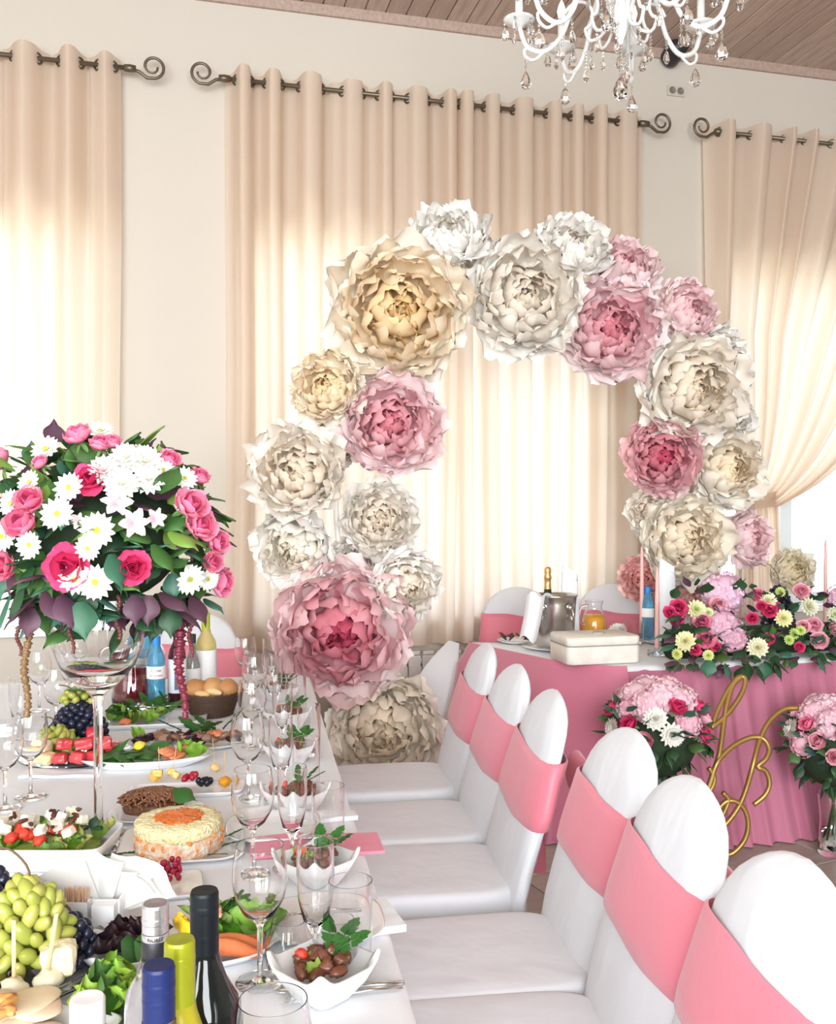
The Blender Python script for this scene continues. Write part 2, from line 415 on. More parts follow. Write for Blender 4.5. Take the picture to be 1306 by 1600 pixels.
rc = curtain('cream curtain of the right window swept aside by a tie-back', 1108, 1600, .75, 11, 12, right_edge, CURT2, .055)
tb_ = at_y(1181, 788, RY)
m_ = MB(); m_.loft([[(tb_.x - rc.location.x + (.135) * math.cos(2 * PI * i / 20), .06 * math.sin(2 * PI * i / 20), z + .015 * math.cos(2 * PI * i / 20)) for i in range(20)] for z in (1.42, 1.44, 1.49, 1.51)]); build('tie_back', m_, CURT, rc)

# little things high on the wall
p = at_y(1053, 146, WY); s_ = empty('wall_socket', (p.x, WY, p.z), label='beige double wall socket between the middle and right curtain rods', cat='socket')
b = MB(); b.box((0, -.006, 0), (.115, .012, .062)); build('plate', b, mat('socket_beige', (.55, .50, .42), .5), s_, False)
for q in (-.027, .027): build('outlet', MB().lathe([(0, 0), (.019, 0), (.021, .006), (.014, .007), (.012, .002), (0, .002)], 16, (q, -.012, 0), Matrix.Rotation(PI / 2, 3, 'X')), mat('socket_dark', (.2, .18, .15), .5), s_)
p = at_y(1040, 88, WY); s_ = empty('wall_spotlight', (p.x, WY, p.z), label='small black spotlight fixed to the wall just below the ceiling', cat='spotlight')
build('housing', MB().lathe([(0, -.09), (.055, -.09), (.06, -.08), (.06, .05), (.03, .07), (0, .07)], 18, (0, -.11, -.02), Matrix.Rotation(PI / 2.4, 3, 'X')), mat('black_plastic', (.02, .02, .022), .4), s_)
build('bracket', MB().box((0, -.03, .03), (.03, .06, .09)), mat('black_plastic'), s_, False)

# ------------------------------------------------------------------ petals
def petal_grid(mb, L, W, th0, th1, cup, ruf, seed, nu=10, nv=10, M=None, jag=.06, pw_=1.0, wpos=.6):
    th0, th1 = R_(th0), R_(th1); rs = random.Random(seed); ph = [rs.uniform(0, 6.28) for _ in range(6)]
    cl = [(0, 0)]; N = nv
    for j in range(N):
        t = (j + .5) / N; th = lerp(th0, th1, t ** pw_); cl.append((cl[-1][0] + math.sin(th) * L / N, cl[-1][1] + math.cos(th) * L / N))
    def fn(a, b):
        j = int(round(b * N)); u = a * 2 - 1; th = lerp(th0, th1, b ** pw_)
        if b < wpos: wd = W * (.30 + .70 * math.sin(PI / 2 * b / wpos))
        else: wd = W * (1 - .34 * ((b - wpos) / (1 - wpos)) ** 2.4)
        d = Vector((math.sin(th), 0, math.cos(th))); n = Vector((-math.cos(th), 0, math.sin(th)))
        P = Vector((cl[j][0], 0, cl[j][1])) + Vector((0, u * wd, 0))
        e = b * b
        P += n * (cup * u * u * wd + ruf * L * e * (math.sin(u * 4.2 + ph[0]) * .5 + math.sin(u * 9 + ph[1]) * .32 + math.sin(b * 7 + ph[2]) * .2 + .35 * math.sin(u * 6 + b * 9 + ph[5]) + (.16 * math.sin(u * 19 + ph[2] + 3 * b) * b if nu > 11 else 0)))
        P += d * (jag * L * b ** 5 * (math.sin(u * 7 + ph[3]) + .6 * math.sin(u * 15 + ph[4])) - L * .17 * b ** 3 * u * u * (.5 + .5 * u * u))
        return M @ P if M else P
    mb.grid(fn, nu, nv, lambda a, b: min(1, b * 1.25))
LAY = [(8, .94, .46, 96, 62, .0), (8, 1.0, .48, 100, 26, .0), (9, 1.16, .47, 108, -2, .0), (9, 1.08, .45, 110, -26, .02), (8, .94, .40, 108, -44, .04), (8, .74, .34, 94, -52, .07), (7, .55, .28, 70, -50, .10), (6, .38, .20, 42, -38, .13)]
PETM = []
for k, (n_, L_, W_, a_, b_, z_) in enumerate(LAY):
    vs_ = []
    for q in range(4):
        mb = MB(); petal_grid(mb, L_, W_, a_, b_, .30, .085 if k < 3 else .095, 100 + k * 10 + q, 14, 12, jag=.036); vs_.append(mb.mesh('petal', PETAL))
    PETM.append(vs_)
calyx = MB(); calyx.lathe([(0, -.12), (.12, -.1), (.2, -.02), (.14, .04), (0, .05)], 14); CALYX = calyx.mesh('calyx', mat('calyx_cream', (.8, .7, .55), .8))
def peony(px, py, d, rpx, outer, inner, face=(0, 0), label='', openness=0.0, squash=1.0, loc=None, full=1.0):
    P = at_d(px, py, d) if loc is None else Vector(loc); Rm = rpx * d / F_PX
    n = -FW + RT * face[0] + Vector((0, 0, face[1])); n.normalize()
    P = P - n * Rm * .28
    root = empty('giant_paper_peony', P, label=label, cat='paper flower', group='giant paper peonies of the arch')
    root.rotation_euler = frame(n).to_euler()
    put('calyx', CALYX, root, (0, 0, 0), scale=Rm)
    rs = random.Random(int(px * 13 + py)); tw = rs.uniform(0, 6.28)
    for k, (cn, L_, W_, a_, b_, z_) in enumerate(LAY):
        t = k / (len(LAY) - 1)
        for i in range(cn):
            phi = tw + k * .37 + 2 * PI * i / cn + rs.uniform(-.14, .14)
            tilt = rs.uniform(-.13, .13) + openness * (1 - .3 * t)
            s = Rm * rs.uniform(.9, 1.08)
            Mx = Matrix.Rotation(phi, 4, 'Z') @ Matrix.Translation((Rm * .03 * (1 - t), 0, z_ * Rm)) @ Matrix.Rotation(tilt, 4, 'Y') @ Matrix.Rotation(rs.uniform(-.12, .12), 4, 'X') @ Matrix.Diagonal((s, s, s * squash, 1))
            c = mixc(tuple(q ** .60 for q in outer), tuple(q ** .9 for q in inner), min(1, max(0, (t - .15) / .72)) ** 1.0); f = rs.uniform(.93, 1.05)
            put('petal', PETM[k][rs.randrange(4)], root, color=tuple(min(1, q * f) for q in c), M=Mx)
    return root
IVO = (.90, .84, .74); WHT = (.92, .89, .84); GLD = (.90, .76, .54); GLI = (.86, .60, .27); BEI = (.85, .74, .60); BEG = (.86, .72, .54); PNK = (.90, .66, .66); DPK = (.72, .22, .27); ROS = (.86, .47, .49); DRO = (.60, .07, .13); COR = (.86, .42, .38); PPK = (.92, .74, .74)
def ad(px): return 4.25 + (px - 480) / 620 * .85
PE = [
 (625, 487, 122, (.92, .82, .66), GLI, (.08, -.10), 'largest cream peony with golden yellow heart at upper left of the arch', .0),
 (698, 375, 74, WHT, (.92, .87, .78), (-.15, .75), 'white peony at the very top of the arch turned upwards', -.05),
 (820, 465, 104, (.92, .87, .79), BEI, (.1, .05), 'ivory peony with grey-beige heart at the crown of the arch', .0),
 (893, 388, 66, WHT, (.93, .86, .76), (.15, .55), 'small white peony on top of the arch right of its crown', -.05),
 (955, 515, 92, PPK, DPK, (.12, .0), 'blush pink peony with deep pink heart at upper right of the arch', .0),
 (975, 420, 62, PPK, ROS, (.15, .7), 'pale pink peony on the outer rim above the blush pink one', .0),
 (1072, 487, 60, (.92, .70, .70), ROS, (.55, .35), 'pink peony at the right shoulder of the arch', .0),
 (1130, 560, 58, WHT, IVO, (.7, .3), 'white peony behind the right shoulder of the arch', .0),
 (1083, 607, 94, (.92, .86, .77), BEG, (.18, -.05), 'large ivory peony below the right shoulder of the arch', .0),
 (1034, 713, 70, ROS, DRO, (-.12, .0), 'deep rose peony with crimson heart on the right leg of the arch', -.08),
 (1137, 733, 72, (.92, .87, .78), (.88, .70, .45), (.35, .1), 'ivory peony with yellow heart on the right leg beside the deep rose one', .0),
 (1072, 843, 80, (.92, .86, .73), (.88, .72, .50), (.15, .0), 'cream peony low on the right leg above the head table', .0),
 (1168, 842, 52, (.92, .68, .70), ROS, (.75, .1), 'small pink peony on the outer side of the right leg by the window', .0),
 (1005, 905, 42, COR, (.75, .25, .22), (-.3, .1), 'coral peony peeping out behind the chair at the head table', .0),
 (1075, 925, 48, (.88, .60, .52), COR, (.2, .2), 'coral beige peony behind the flower garland on the head table', .0),
 (510, 605, 66, (.93, .80, .60), (.88, .66, .36), (-.2, .12), 'small golden cream peony on the left shoulder of the arch', -.05),
 (612, 663, 90, PNK, DPK, (.15, .02), 'pink peony with dark pink heart on the inner side of the left leg', -.03),
 (465, 738, 86, (.91, .83, .72), (.84, .70, .53), (-.12, .12), 'beige ruffled peony on the outer side of the left leg', -.05),
 (592, 812, 68, (.92, .88, .81), (.88, .76, .60), (.12, .05), 'ivory peony in the middle of the left leg', .0),
 (460, 855, 74, (.94, .91, .85), (.90, .80, .64), (-.25, -.35), 'creamy white peony on the outer side of the left leg facing down', -.05),
 (632, 916, 66, (.94, .91, .86), (.90, .78, .62), (.45, -.2), 'white peony on the inner side of the left leg facing right', -.06),
 (532, 985, 124, (.91, .68, .67), (.66, .08, .15), (.05, -.12), 'largest pink peony with crimson rose heart low on the left leg', .0),
 (600, 1140, 104, (.92, .84, .72), (.86, .70, .50), (.0, .0), 'big cream peony standing on the floor at the foot of the left leg', -.03),
]
PE += [
 (575, 565, 50, WHT, IVO, (-.1, .1), 'ivory peony half hidden between the golden and the pink one on the left leg', .0),
 (528, 690, 46, IVO, BEG, (.0, .1), 'ivory peony tucked behind the beige ruffled one', .0),
 (548, 885, 50, WHT, IVO, (.1, .1), 'white peony tucked between the two white ones on the left leg', .0),
 (745, 410, 52, WHT, IVO, (.1, .3), 'white peony tucked behind the crown of the arch', .0),
 (1140, 655, 48, WHT, IVO, (.5, .1), 'white peony at the outer edge of the right leg', .0),
 (1020, 800, 44, IVO, BEG, (-.2, .0), 'ivory peony tucked under the deep rose one', .0)]
for (px, py, r, o_, i_, fc, lab, op) in PE:
    peony(px, py, ad(px) - (.10 if r > 85 else 0) + (.14 if r < 56 else 0) - (.2 if px == 632 else 0), r * 1.05, o_, i_, fc, lab, op)
p = at_y(1238, 892, WY - .17)
q_ = peony(1238, 892, depth(p), 44, (.92, .88, .74), (.90, .76, .45), (.1, .3), 'cream yellow peony lying on the sill of the right window', 0)
# the frame they are tied to
ring = []
for (px, py) in [(606, 1290), (590, 1180), (555, 1060), (540, 930), (525, 800), (535, 690), (580, 580), (660, 490), (760, 440), (880, 440), (985, 480), (1060, 560), (1090, 660), (1095, 760), (1085, 850), (1075, 960), (1070, 1120)]:
    q = at_d(px, py, ad(px) + .16); ring.append(q)
ring[0].z = .02; ring[-1].z = .02; ring.insert(-1, Vector((ring[-1].x, ring[-1].y, .4)))
af = empty('arch_frame', (ring[0].x, ring[0].y, 0), label='thin white metal arch carrying the giant paper peonies', cat='arch frame'); o0 = af.location
cv = bez(ring, 6)
build('hoop', MB().tube([q - o0 for q in cv], .014, 8), WHITEP, af)
for e in (ring[0], ring[-1]): build('foot', MB().lathe([(0, 0), (.16, 0), (.16, .012), (.03, .02), (.02, .05), (0, .05)], 20, Vector((e.x, e.y, 0)) - o0), WHITEP, af)

# ------------------------------------------------------------------ chairs in white covers with pink sashes
def superring(cx, z, hx, hy, e=3.0, n=40, ripple=None):
    out = []
    for i in range(n):
        a = 2 * PI * i / n; c, s = math.cos(a), math.sin(a)
        x_ = math.copysign(abs(c) ** (2 / e), c) * hx; y_ = math.copysign(abs(s) ** (2 / e), s) * hy
        if ripple: k = 1 + ripple(a, z); x_ *= k; y_ *= k
        out.append(Vector((cx + x_, y_, z)))
    return out
def backx(z): return .205 + max(0, z - .46) * .25 + max(0, z - .46) ** 2 * .06
ZT, ZS = .985, .70
def backhw(z):
    if z < ZS: return .199 - .012 * math.cos(z * 5) + max(0, .45 - z) * .05
    t = (z - ZS) / (ZT - ZS); return .206 * max(0, 1 - t ** 3.0) ** .5 * (1 - .05 * t)
def chair_meshes():
    out = {}
    # back
    mb = MB(); rings = []
    zs = [.01, .08, .16, .25, .35, .44, .52, .60, .68, .74, .80, .85, .89, .92, .945, .962, .974, .981, .985]
    for z in zs:
        hw = max(backhw(z), .004); th = (.034 + max(0, .42 - z) * .05) * (1 if z < .9 else max(.15, 1 - ((z - .9) / .085) ** 2 * .85))
        rp = (lambda a, zz: .05 * max(0, .5 - zz) * 2 * math.sin(9 * a + 4 * zz) + .012 * math.sin(5 * a + zz * 21) + .05 * nz(math.cos(a) * 2.4, math.sin(a) * 2.4, zz * 7) + .03 * nz(math.cos(a) * 6, math.sin(a) * 6, zz * 3))
        rings.append(superring(backx(z), z, th, hw, 2.6, 48, rp))
    mb.loft(rings, True, False, True); out['back'] = mb.mesh('back_cover', CHAIRW)
    # seat with skirt
    mb = MB(); rings = []
    for z, g in [(.008, 1.02), (.1, 1.018), (.2, 1.012), (.3, 1.006), (.4, 1.0), (.445, 1.0), (.463, .985), (.472, .955), (.476, .9)]:
        rp = (lambda a, zz: .035 * max(0, .44 - zz) / .44 * math.sin(11 * a + 1.3 * math.sin(3 * a)) + .004 * math.sin(4 * a))
        rings.append(superring(-.025, z, .24 * g, .198 * g, 5, 64, rp))
    for g in (.7, .4, .1): rings.append([Vector((q.x, q.y, .477 + .004 * nz(q.x * 9, q.y * 9))) for q in superring(-.025, 0, .24 * g, .198 * g, 4, 64)])
    mb.loft(rings, True, False, True); out['seat'] = mb.mesh('seat_cover', CHAIRW)
    # sash: a wide band round the back
    mb = MB(); rings = []
    for z, o in [(.652, .004), (.656, .010), (.69, .009), (.73, .011), (.77, .009), (.81, .010), (.828, .011), (.833, .005)]:
        rings.append([q + Vector((0, 0, .012 * math.sin(math.atan2(q.y, q.x - backx(z)) * 1.0 + .6) + .004 * nz(q.y * 12, z * 9))) for q in superring(backx(z) + .002, z, .036 + o, backhw(z) + o, 2.6, 56, lambda a, zz: .012 * math.sin(5 * a + zz * 21) + .008 * math.sin(zz * 90 + 3 * math.sin(a)))])
    mb.loft(rings); out['sash'] = mb.mesh('sash', SASH)
    bx_ = backx(.74) + .055
    mb = MB(); mb.ell((bx_ + .01, 0, .74), (.026, .032, .032), 14, 10); out['knot'] = mb.mesh('knot', SASH)
    for s in (-1, 1):
        def lp(a, b):
            t = a * PI; x0 = math.sin(t) * .14
            return Vector((bx_ + .012 + .03 * math.sin(b * 2 * PI) * math.sin(t) ** .7 + .015, s * (.02 + x0), .74 + (.02 + .045 * math.sin(t)) * math.cos(b * 2 * PI) - .25 * x0))
        mb = MB(); mb.grid(lambda a, b: lp(a * .5, b), 12, 16); out['loop%d' % s] = mb.mesh('bow_loop', SASH)
        def tl(a, b):
            w_ = .03 + .07 * b; return Vector((bx_ + .02 + .03 * math.sin(b * 2) + .018 * math.sin(a * 9 + b * 3 + s), s * (.015 + .05 * b) + (a - .5) * w_ * 1.5, .735 - .42 * b - .03 * a * b))
        mb = MB(); mb.grid(tl, 12, 16); out['tail%d' % s] = mb.mesh('sash_tail', SASH)
    fm = mat('chair_leg_dark', (.12, .08, .05), .5); mb = MB()
    mb.lathe([(0, 0), (.014, 0), (.017, .4), (0, .4)], 8); out['leg'] = mb.mesh('leg', fm)
    return out
CH = chair_meshes()
def chair(loc, rz, label, group, scale=1.0, bow=0.0):
    o = empty('banquet_chair', loc, rz, label, 'chair', group); o.scale = (scale, scale, scale * .945)
    put('seat_cover', CH['seat'], o); put('back_cover', CH['back'], o); put('sash', CH['sash'], o); k = put('knot', CH['knot'], o, (.05 if bow else 0, bow + (.03 if bow else 0), .035 if bow else 0))
    for s in (-1, 1):
        put('bow_loop', CH['loop%d' % s], k); put('sash_tail', CH['tail%d' % s], k)
    for a in (-.18, .18):
        for b in (-.18, .18): put('leg', CH['leg'], o, (a, b, 0))
    return o
TA = R_(4.8)                       # the long table runs 4.8 degrees off the wall's normal
T_ = Vector((math.sin(TA), math.cos(TA), 0)); N_ = Vector((math.cos(TA), -math.sin(TA), 0))
edge0 = at_z(600, 1430, .75); edge0.z = 0
def tb(n, t, z=0): """table frame: n metres right of the table's right edge, t metres along it"""; p = edge0 + N_ * n + T_ * t; return Vector((p.x, p.y, z))
CS = 'chairs along the right side of the long table'
tops = [(-.33, 'nearest white covered chair with pink sash, cut by the right frame edge', .50, 1.0), (.09, 'second nearest white covered chair, pink sash, beside the long table', .53, 1.0), (.47, 'third nearest white covered chair with pink sash along the long table', .565, 1.0),
        (.97, 'white covered chair with visible pink bow, fourth from the camera', .53, 1.0), (1.38, 'fifth white covered chair from the camera along the long table', .545, 1.0), (1.86, 'farthest white covered chair of the row beside the long table', .56, 1.0)]
for (t, lab, n, s) in tops:
    p = tb(n - .27, t); chair(p, -TA + R_(random.uniform(-3, 3)), lab, CS, s, -.185 if 'bow' in lab else (-.15 if 'second' in lab else 0))
chair(rd(.60, 5.09), -YAW + PI / 2 + R_(6), 'white covered chair with pink sash behind the ice bucket at the head table', 'chairs at the head table', 1.05)
chair(rd(1.10, 5.19), -YAW + PI / 2 + R_(-4), 'white covered chair with pink sash behind the candles at the head table', 'chairs at the head table', 1.06)
p = rd(-1.03, 4.2); chair(p, -YAW + PI / 2, 'white covered chair with pink sash at the far end of the long table', None, 1.0)

# ------------------------------------------------------------------ tables and cloths
def dense(poly, step=.02, rad=.05):
    """closed outline, rounded corners, evenly sampled"""
    n = len(poly); pts = []
    for i in range(n):
        a, b, c = Vector(poly[i - 1]), Vector(poly[i]), Vector(poly[(i + 1) % n])
        r_ = min(rad, (a - b).length * .45, (c - b).length * .45)
        p0, p1 = b + (a - b).normalized() * r_, b + (c - b).normalized() * r_
        for k in range(7): t = k / 6; pts.append(p0 * (1 - t) ** 2 + b * 2 * t * (1 - t) + p1 * t * t)
    out = []; n = len(pts); acc = 0
    for i in range(n):
        a, b = pts[i], pts[(i + 1) % n]; l = (b - a).length; m = max(1, int(l / step))
        for k in range(m): out.append(a + (b - a) * k / m)
    return out
def outline_normals(P):
    n = len(P); N = []; area_ = sum(P[i].x * P[(i + 1) % n].y - P[(i + 1) % n].x * P[i].y for i in range(n))
    s = 1 if area_ > 0 else -1
    for i in range(n):
        d = P[(i + 1) % n] - P[i - 1]; N.append(Vector((d.y * s, -d.x * s, 0)).normalized())
    return N
def cloth_over(mb, poly, z, drop, amp, wave, flare, levels=10, seed=0, step=.02, rad=.05, top=True, off=0.0, mask=None, drop_fn=None):
    P = dense(poly, step, rad); N = outline_normals(P); n = len(P); S = [0]
    for i in range(n): S.append(S[-1] + (P[(i + 1) % n] - P[i]).length)
    cen = sum(P, Vector((0, 0, 0))) / n; rings = []
    if top:
        rings.append([Vector((q.x, q.y, z)) - N[i] * .022 for i, q in enumerate(P)])
        rings.append([Vector((q.x, q.y, z)) - N[i] * (.012 - off) for i, q in enumerate(P)])
    rings.append([Vector((q.x, q.y, z - .004)) + N[i] * (off - .002) for i, q in enumerate(P)])
    for k in range(1, levels + 1):
        t = k / levels; r = []
        for i, q in enumerate(P):
            s = S[i]; ph = s / wave * 2 * PI
            w_ = math.sin(ph + 1.1 * math.sin(s * 3.1 + seed) + .5 * math.sin(s * 7.7 + seed)) + .35 * math.sin(ph * 2.3 + seed)
            a = amp * (w_ + 1.2) * (.25 + .75 * min(1, t * 1.3))
            dz = drop if drop_fn is None else drop_fn(q)
            r.append(Vector((q.x, q.y, z - .004 - (dz - .004) * t)) + N[i] * (off + .004 + a * min(1, t * 5) + flare * t ** 1.5))
        rings.append(r)
    mb.loft(rings, True, False, False)
    if top: k_ = len(mb.v) - len(rings) * n; mb.f.append(tuple(range(k_, k_ + n)))
    return mb
def table_under(name, poly, h, label, legs):
    c = sum((Vector(q) for q in poly), Vector((0, 0, 0))) / len(poly)
    o = empty(name, (c.x, c.y, 0), label=label, cat='table'); wood = mat('table_wood', (.45, .3, .18), .5)
    ps = [Vector(q) - Vector((c.x, c.y, 0)) for q in poly]; ps = [q * .985 for q in ps]
    mb = MB(); mb.loft([[Vector((q.x, q.y, h - .03)) for q in ps], [Vector((q.x, q.y, h - .006)) for q in ps]], True, True, True); build('tabletop', mb, wood, o, False)
    for q in legs: q = Vector(q) - Vector((c.x, c.y, 0)); build('leg', MB().box((q.x, q.y, (h - .03) / 2), (.05, .05, h - .03)), wood, o, False)
TZ = .75; TW = 1.32; TF = 2.33
lp_ = [tb(0, -1.35), tb(0, TF), tb(-TW, TF), tb(-TW, -1.35)]
table_under('banquet_table', lp_, TZ - .004, 'long banquet table under the white cloth on the left', [tb(-.1, -1.2), tb(-.1, TF - .15), tb(-TW + .1, TF - .15), tb(-TW + .1, -1.2), tb(-.1, .6), tb(-TW + .1, .6)])
lo = tb(-TW / 2, .5); mb = cloth_over(MB(), [q - lo for q in lp_], TZ, .30, .008, .23, .035, 8, 3, .025, .07)
tag(build('tablecloth', mb, CLOTH, loc=lo), 'white cloth covering the long banquet table full of dishes', 'tablecloth')
# head table
HP = [rd(.24, 4.86), rd(.60, 4.30), rd(.86, 4.12), rd(1.5, 4.28), rd(2.75, 4.66), rd(2.62, 5.15), rd(1.6, 4.90), rd(.62, 4.83)]
table_under('head_table', HP, TZ - .004, 'head table hidden under the pink skirt', [rd(.5, 4.72), rd(.95, 4.3), rd(2.55, 4.75), rd(2.5, 5.1)])
ho = rd(1.4, 4.6)
mb = cloth_over(MB(), [q - ho for q in HP], TZ, .022, .002, .2, .0, 3, 5, .03, .06)
tag(build('tablecloth', mb, CLOTH, loc=ho), 'white cloth on top of the pink skirted head table', 'tablecloth')
# white hanging corner at the left end, beneath the pink overlay
mb = cloth_over(MB(), [q - ho for q in HP], TZ - .012, TZ - .017, .021, .105, .17, 14, 8, .012, .06, False, .006)
tag(build('table_skirt', mb, SKIRT, loc=ho), 'dusty pink pleated skirt around the head table reaching the floor', 'table skirt')
# smooth satin overlay over the left end
P = dense(HP, .02, .06); N = outline_normals(P)
idx = sorted([i for i, q in enumerate(P)], key=lambda i: 0)
sel = [i for i in range(len(P)) if (lambda q: (q - CP).dot(RT) < .90 and (q - CP).dot(FW) < 4.9)(P[i])]
# keep them in order along the outline starting at the back-left corner
k0 = max(range(len(sel)), key=lambda k: depth(P[sel[k]])) ; seq = sel
if (seq[-1] - seq[0]) > len(seq):
    cut = [k for k in range(1, len(seq)) if seq[k] - seq[k - 1] > 1][0]; seq = seq[cut:] + seq[:cut]
mb = MB(); rings = []
for k in range(15):
    t = k / 14; r = []
    for a, i in enumerate(seq):
        s = a / len(seq); o = .055 + .14 * t ** 1.4 + .012 * t * math.sin(s * 16 + 1) * min(1, t * 3)
        if k == 0: o = .004
        if k == 1: o = .03
        r.append(P[i] + N[i] * o + Vector((0, 0, TZ + .003 - (TZ - .02) * t ** 1.0)) - ho)
    rings.append(r)
mb.loft(rings, False); tag(build('satin_overlay', mb, mat('satin_pink', (.56, .175, .26), .38, sheen=.3, bump=.12, bump_scale=6), loc=ho), 'smooth pink satin panel hanging over the left end of the head table', 'cloth')
mb = MB()
q0 = HP[0]
def wc(a, b): 
    base = lerp(q0 + N_ * -.0, HP[0] + (HP[-1] - HP[0]) * .25, 0); w_ = .05 + .16 * math.sin(b * PI * .8)
    return base + RT * (-.03 - a * w_ - .03 * b) + FW * (.02 + .10 * a) + Vector((0, 0, TZ - .01 - .48 * b + .05 * a * b)) - ho
mb.grid(wc, 8, 14); tag(build('cloth_corner', mb, CLOTH, loc=ho), 'white cloth corner hanging down at the left end of the head table', 'cloth')

# gold script monogram leaning on the skirt
mo = at_z(1150, 1345, 0); MD = 3.86
mg = empty('gold_monogram', rd(1.32, MD, 0), label='gold wire script letters standing in front of the pink skirt', cat='monogram'); o0 = mg.location.copy()
def Z8(pts): return [at_d(880 + a * .3262, 1040 + b * .3262, MD + max(0, (470 - b)) / 470 * .20) - o0 for a, b in pts]
S1 = [[(680, 640), (700, 580), (735, 480), (770, 430), (830, 380), (900, 348), (960, 352), (990, 400), (975, 450), (935, 488), (975, 510), (992, 570), (970, 625), (915, 672)],
      [(1130, 205), (1060, 212), (990, 270), (945, 360), (915, 470), (885, 580), (850, 670), (800, 745), (745, 800)],
      [(735, 772), (738, 710), (785, 655), (840, 660), (880, 710), (890, 780), (868, 850), (815, 905), (762, 912)],
      [(768, 612), (795, 645), (778, 700), (735, 772)]]
S2 = [[(718, 300), (735, 235), (785, 130), (835, 62), (872, 62), (862, 125), (805, 215), (745, 275), (712, 300)], [(862, 48), (815, 95), (785, 190), (770, 290), (752, 420), (728, 500), (705, 580), (672, 650)], [(700, 492), (728, 540), (715, 590), (678, 632)]]
for nm, S in (('gold_script_stroke', S1), ('gold_script_stroke', S2)):
    for st in S: build(nm, MB().tube(bez(Z8(st), 6), .0105, 8), GOLD, mg)

# ------------------------------------------------------------------ chandelier
CD = 3.3; cc = at_d(968, 60, CD); hz = at_d(968, 74, CD).z
ch = empty('chandelier', (cc.x, cc.y, hz), label='white scrolled chandelier hung with clear crystal drops', cat='chandelier')
CWH = mat('chandelier_white', (.83, .84, .82), .3)
b = MB(); b.lathe([(0, 0), (.008, .004), (.012, .02), (.022, .045), (.038, .08), (.042, .10), (.03, .112), (.024, .14), (.03, .2), (.02, .3), (.026, .42), (.045, .45), (.02, .48), (.012, .6), (0, .6)], 18); build('column', b, CWH, ch)
b = MB(); b.tube([(0, 0, .6), (0, 0, CEIL - hz - .03)], .006); build('chain', b, CWH, ch)
build('ceiling_rose', MB().lathe([(0, 0), (.06, 0), (.05, -.03), (.012, -.05), (0, -.05)], 18, (0, 0, CEIL - hz - .001)), CWH, ch)
cr_ = MB(); M6 = 8
cr_.lathe([(0, 0), (.010, -.018), (.0165, -.036), (.0135, -.048), (.006, -.054), (0, -.055)], 6, (0, 0, 0)); DROP = cr_.mesh('crystal_drop', CRYSTAL, False)
cr_ = MB(); cr_.lathe([(0, 0), (.008, -.014), (.010, -.03), (.004, -.042), (0, -.044)], 5); DROP2 = cr_.mesh('crystal_drop', CRYSTAL, False)
be = MB(); be.ell((0, 0, 0), .0055, 6, 4); BEAD = be.mesh('bead', CRYSTAL, False)
def pendant(x, y, z, nb, mesh, s=1.0):
    d = put('crystal_drop', mesh, ch, (x, y, z - nb * .012), (0, 0, random.uniform(0, 3)), s)
    for i in range(nb): put('bead', BEAD, d, (0, 0, (i + .6) * .012 / s), None, 1 / s)
arm = MB(); pts = [(.03, 0, .10), (.06, 0, .20), (.11, 0, .235), (.16, 0, .17), (.20, 0, .07), (.26, 0, .02), (.325, 0, .045), (.355, 0, .12)]
arm.tube(bez(pts, 6), .0085, 8); sp_ = [(.14 + .06 * math.cos(a) * (1 - a / 12), 0, .11 + .07 * math.sin(a) * (1 - a / 12)) for a in [k * .42 for k in range(16)]]
arm.tube(bez([(.035, 0, .15), (.05, 0, .06), (.10, 0, .03)] + sp_[10:0:-1], 3), .006, 6)
arm.tube(bez([(.26, 0, .02), (.30, 0, -.005), (.33, 0, .01), (.335, 0, .035), (.315, 0, .04)], 5), .0055, 6)
ARM = arm.mesh('arm', CWH)
cup = MB(); cup.lathe([(0, 0), (.012, 0), (.02, .012), (.05, .022), (.056, .03), (.045, .03), (.018, .022), (.0, .022)], 18, (.355, 0, .115)); CUP = cup.mesh('drip_pan', CWH)
cn = MB(); cn.lathe([(0, 0), (.014, 0), (.014, .11), (0, .11)], 12, (.355, 0, .137)); CAN = cn.mesh('candle_tube', CWH)
bl = MB(); bl.lathe([(0, 0), (.011, .005), (.017, .03), (.010, .055), (0, .075)], 10, (.355, 0, .247)); BULB = bl.mesh('bulb', mat('bulb_glass', (1, .95, .85), .2, emit=1.5))
for k in range(8):
    a = 2 * PI * k / 8 + .2; put('arm', ARM, ch, rot=(0, 0, a)); put('drip_pan', CUP, ch, rot=(0, 0, a)); q = put('candle_tube', CAN, ch, rot=(0, 0, a)); put('bulb', BULB, q)
    c_, s_ = math.cos(a), math.sin(a)
    for j in range(5):
        e = 2 * PI * j / 5 + .3; pendant(.355 * c_ + .05 * math.cos(e), .355 * s_ + .05 * math.sin(e), .135, 1, DROP2 if j % 2 else DROP, .95)
    pendant(.33 * c_, .33 * s_, .0, 3 if k % 2 else 1, DROP, 1.25)
    pendant(.20 * c_, .20 * s_, .06, 3 + k % 3, DROP2, 1.15); pendant(.11 * c_, .11 * s_, .21, 2, DROP2, 1.1); pendant(.10 * c_, .10 * s_, .02, 4 if k % 2 else 2, DROP2, 1.0)
pendant(0, 0, 0, 8, DROP, 1.7); pendant(.03, .02, .0, 6, DROP2, 1.2)

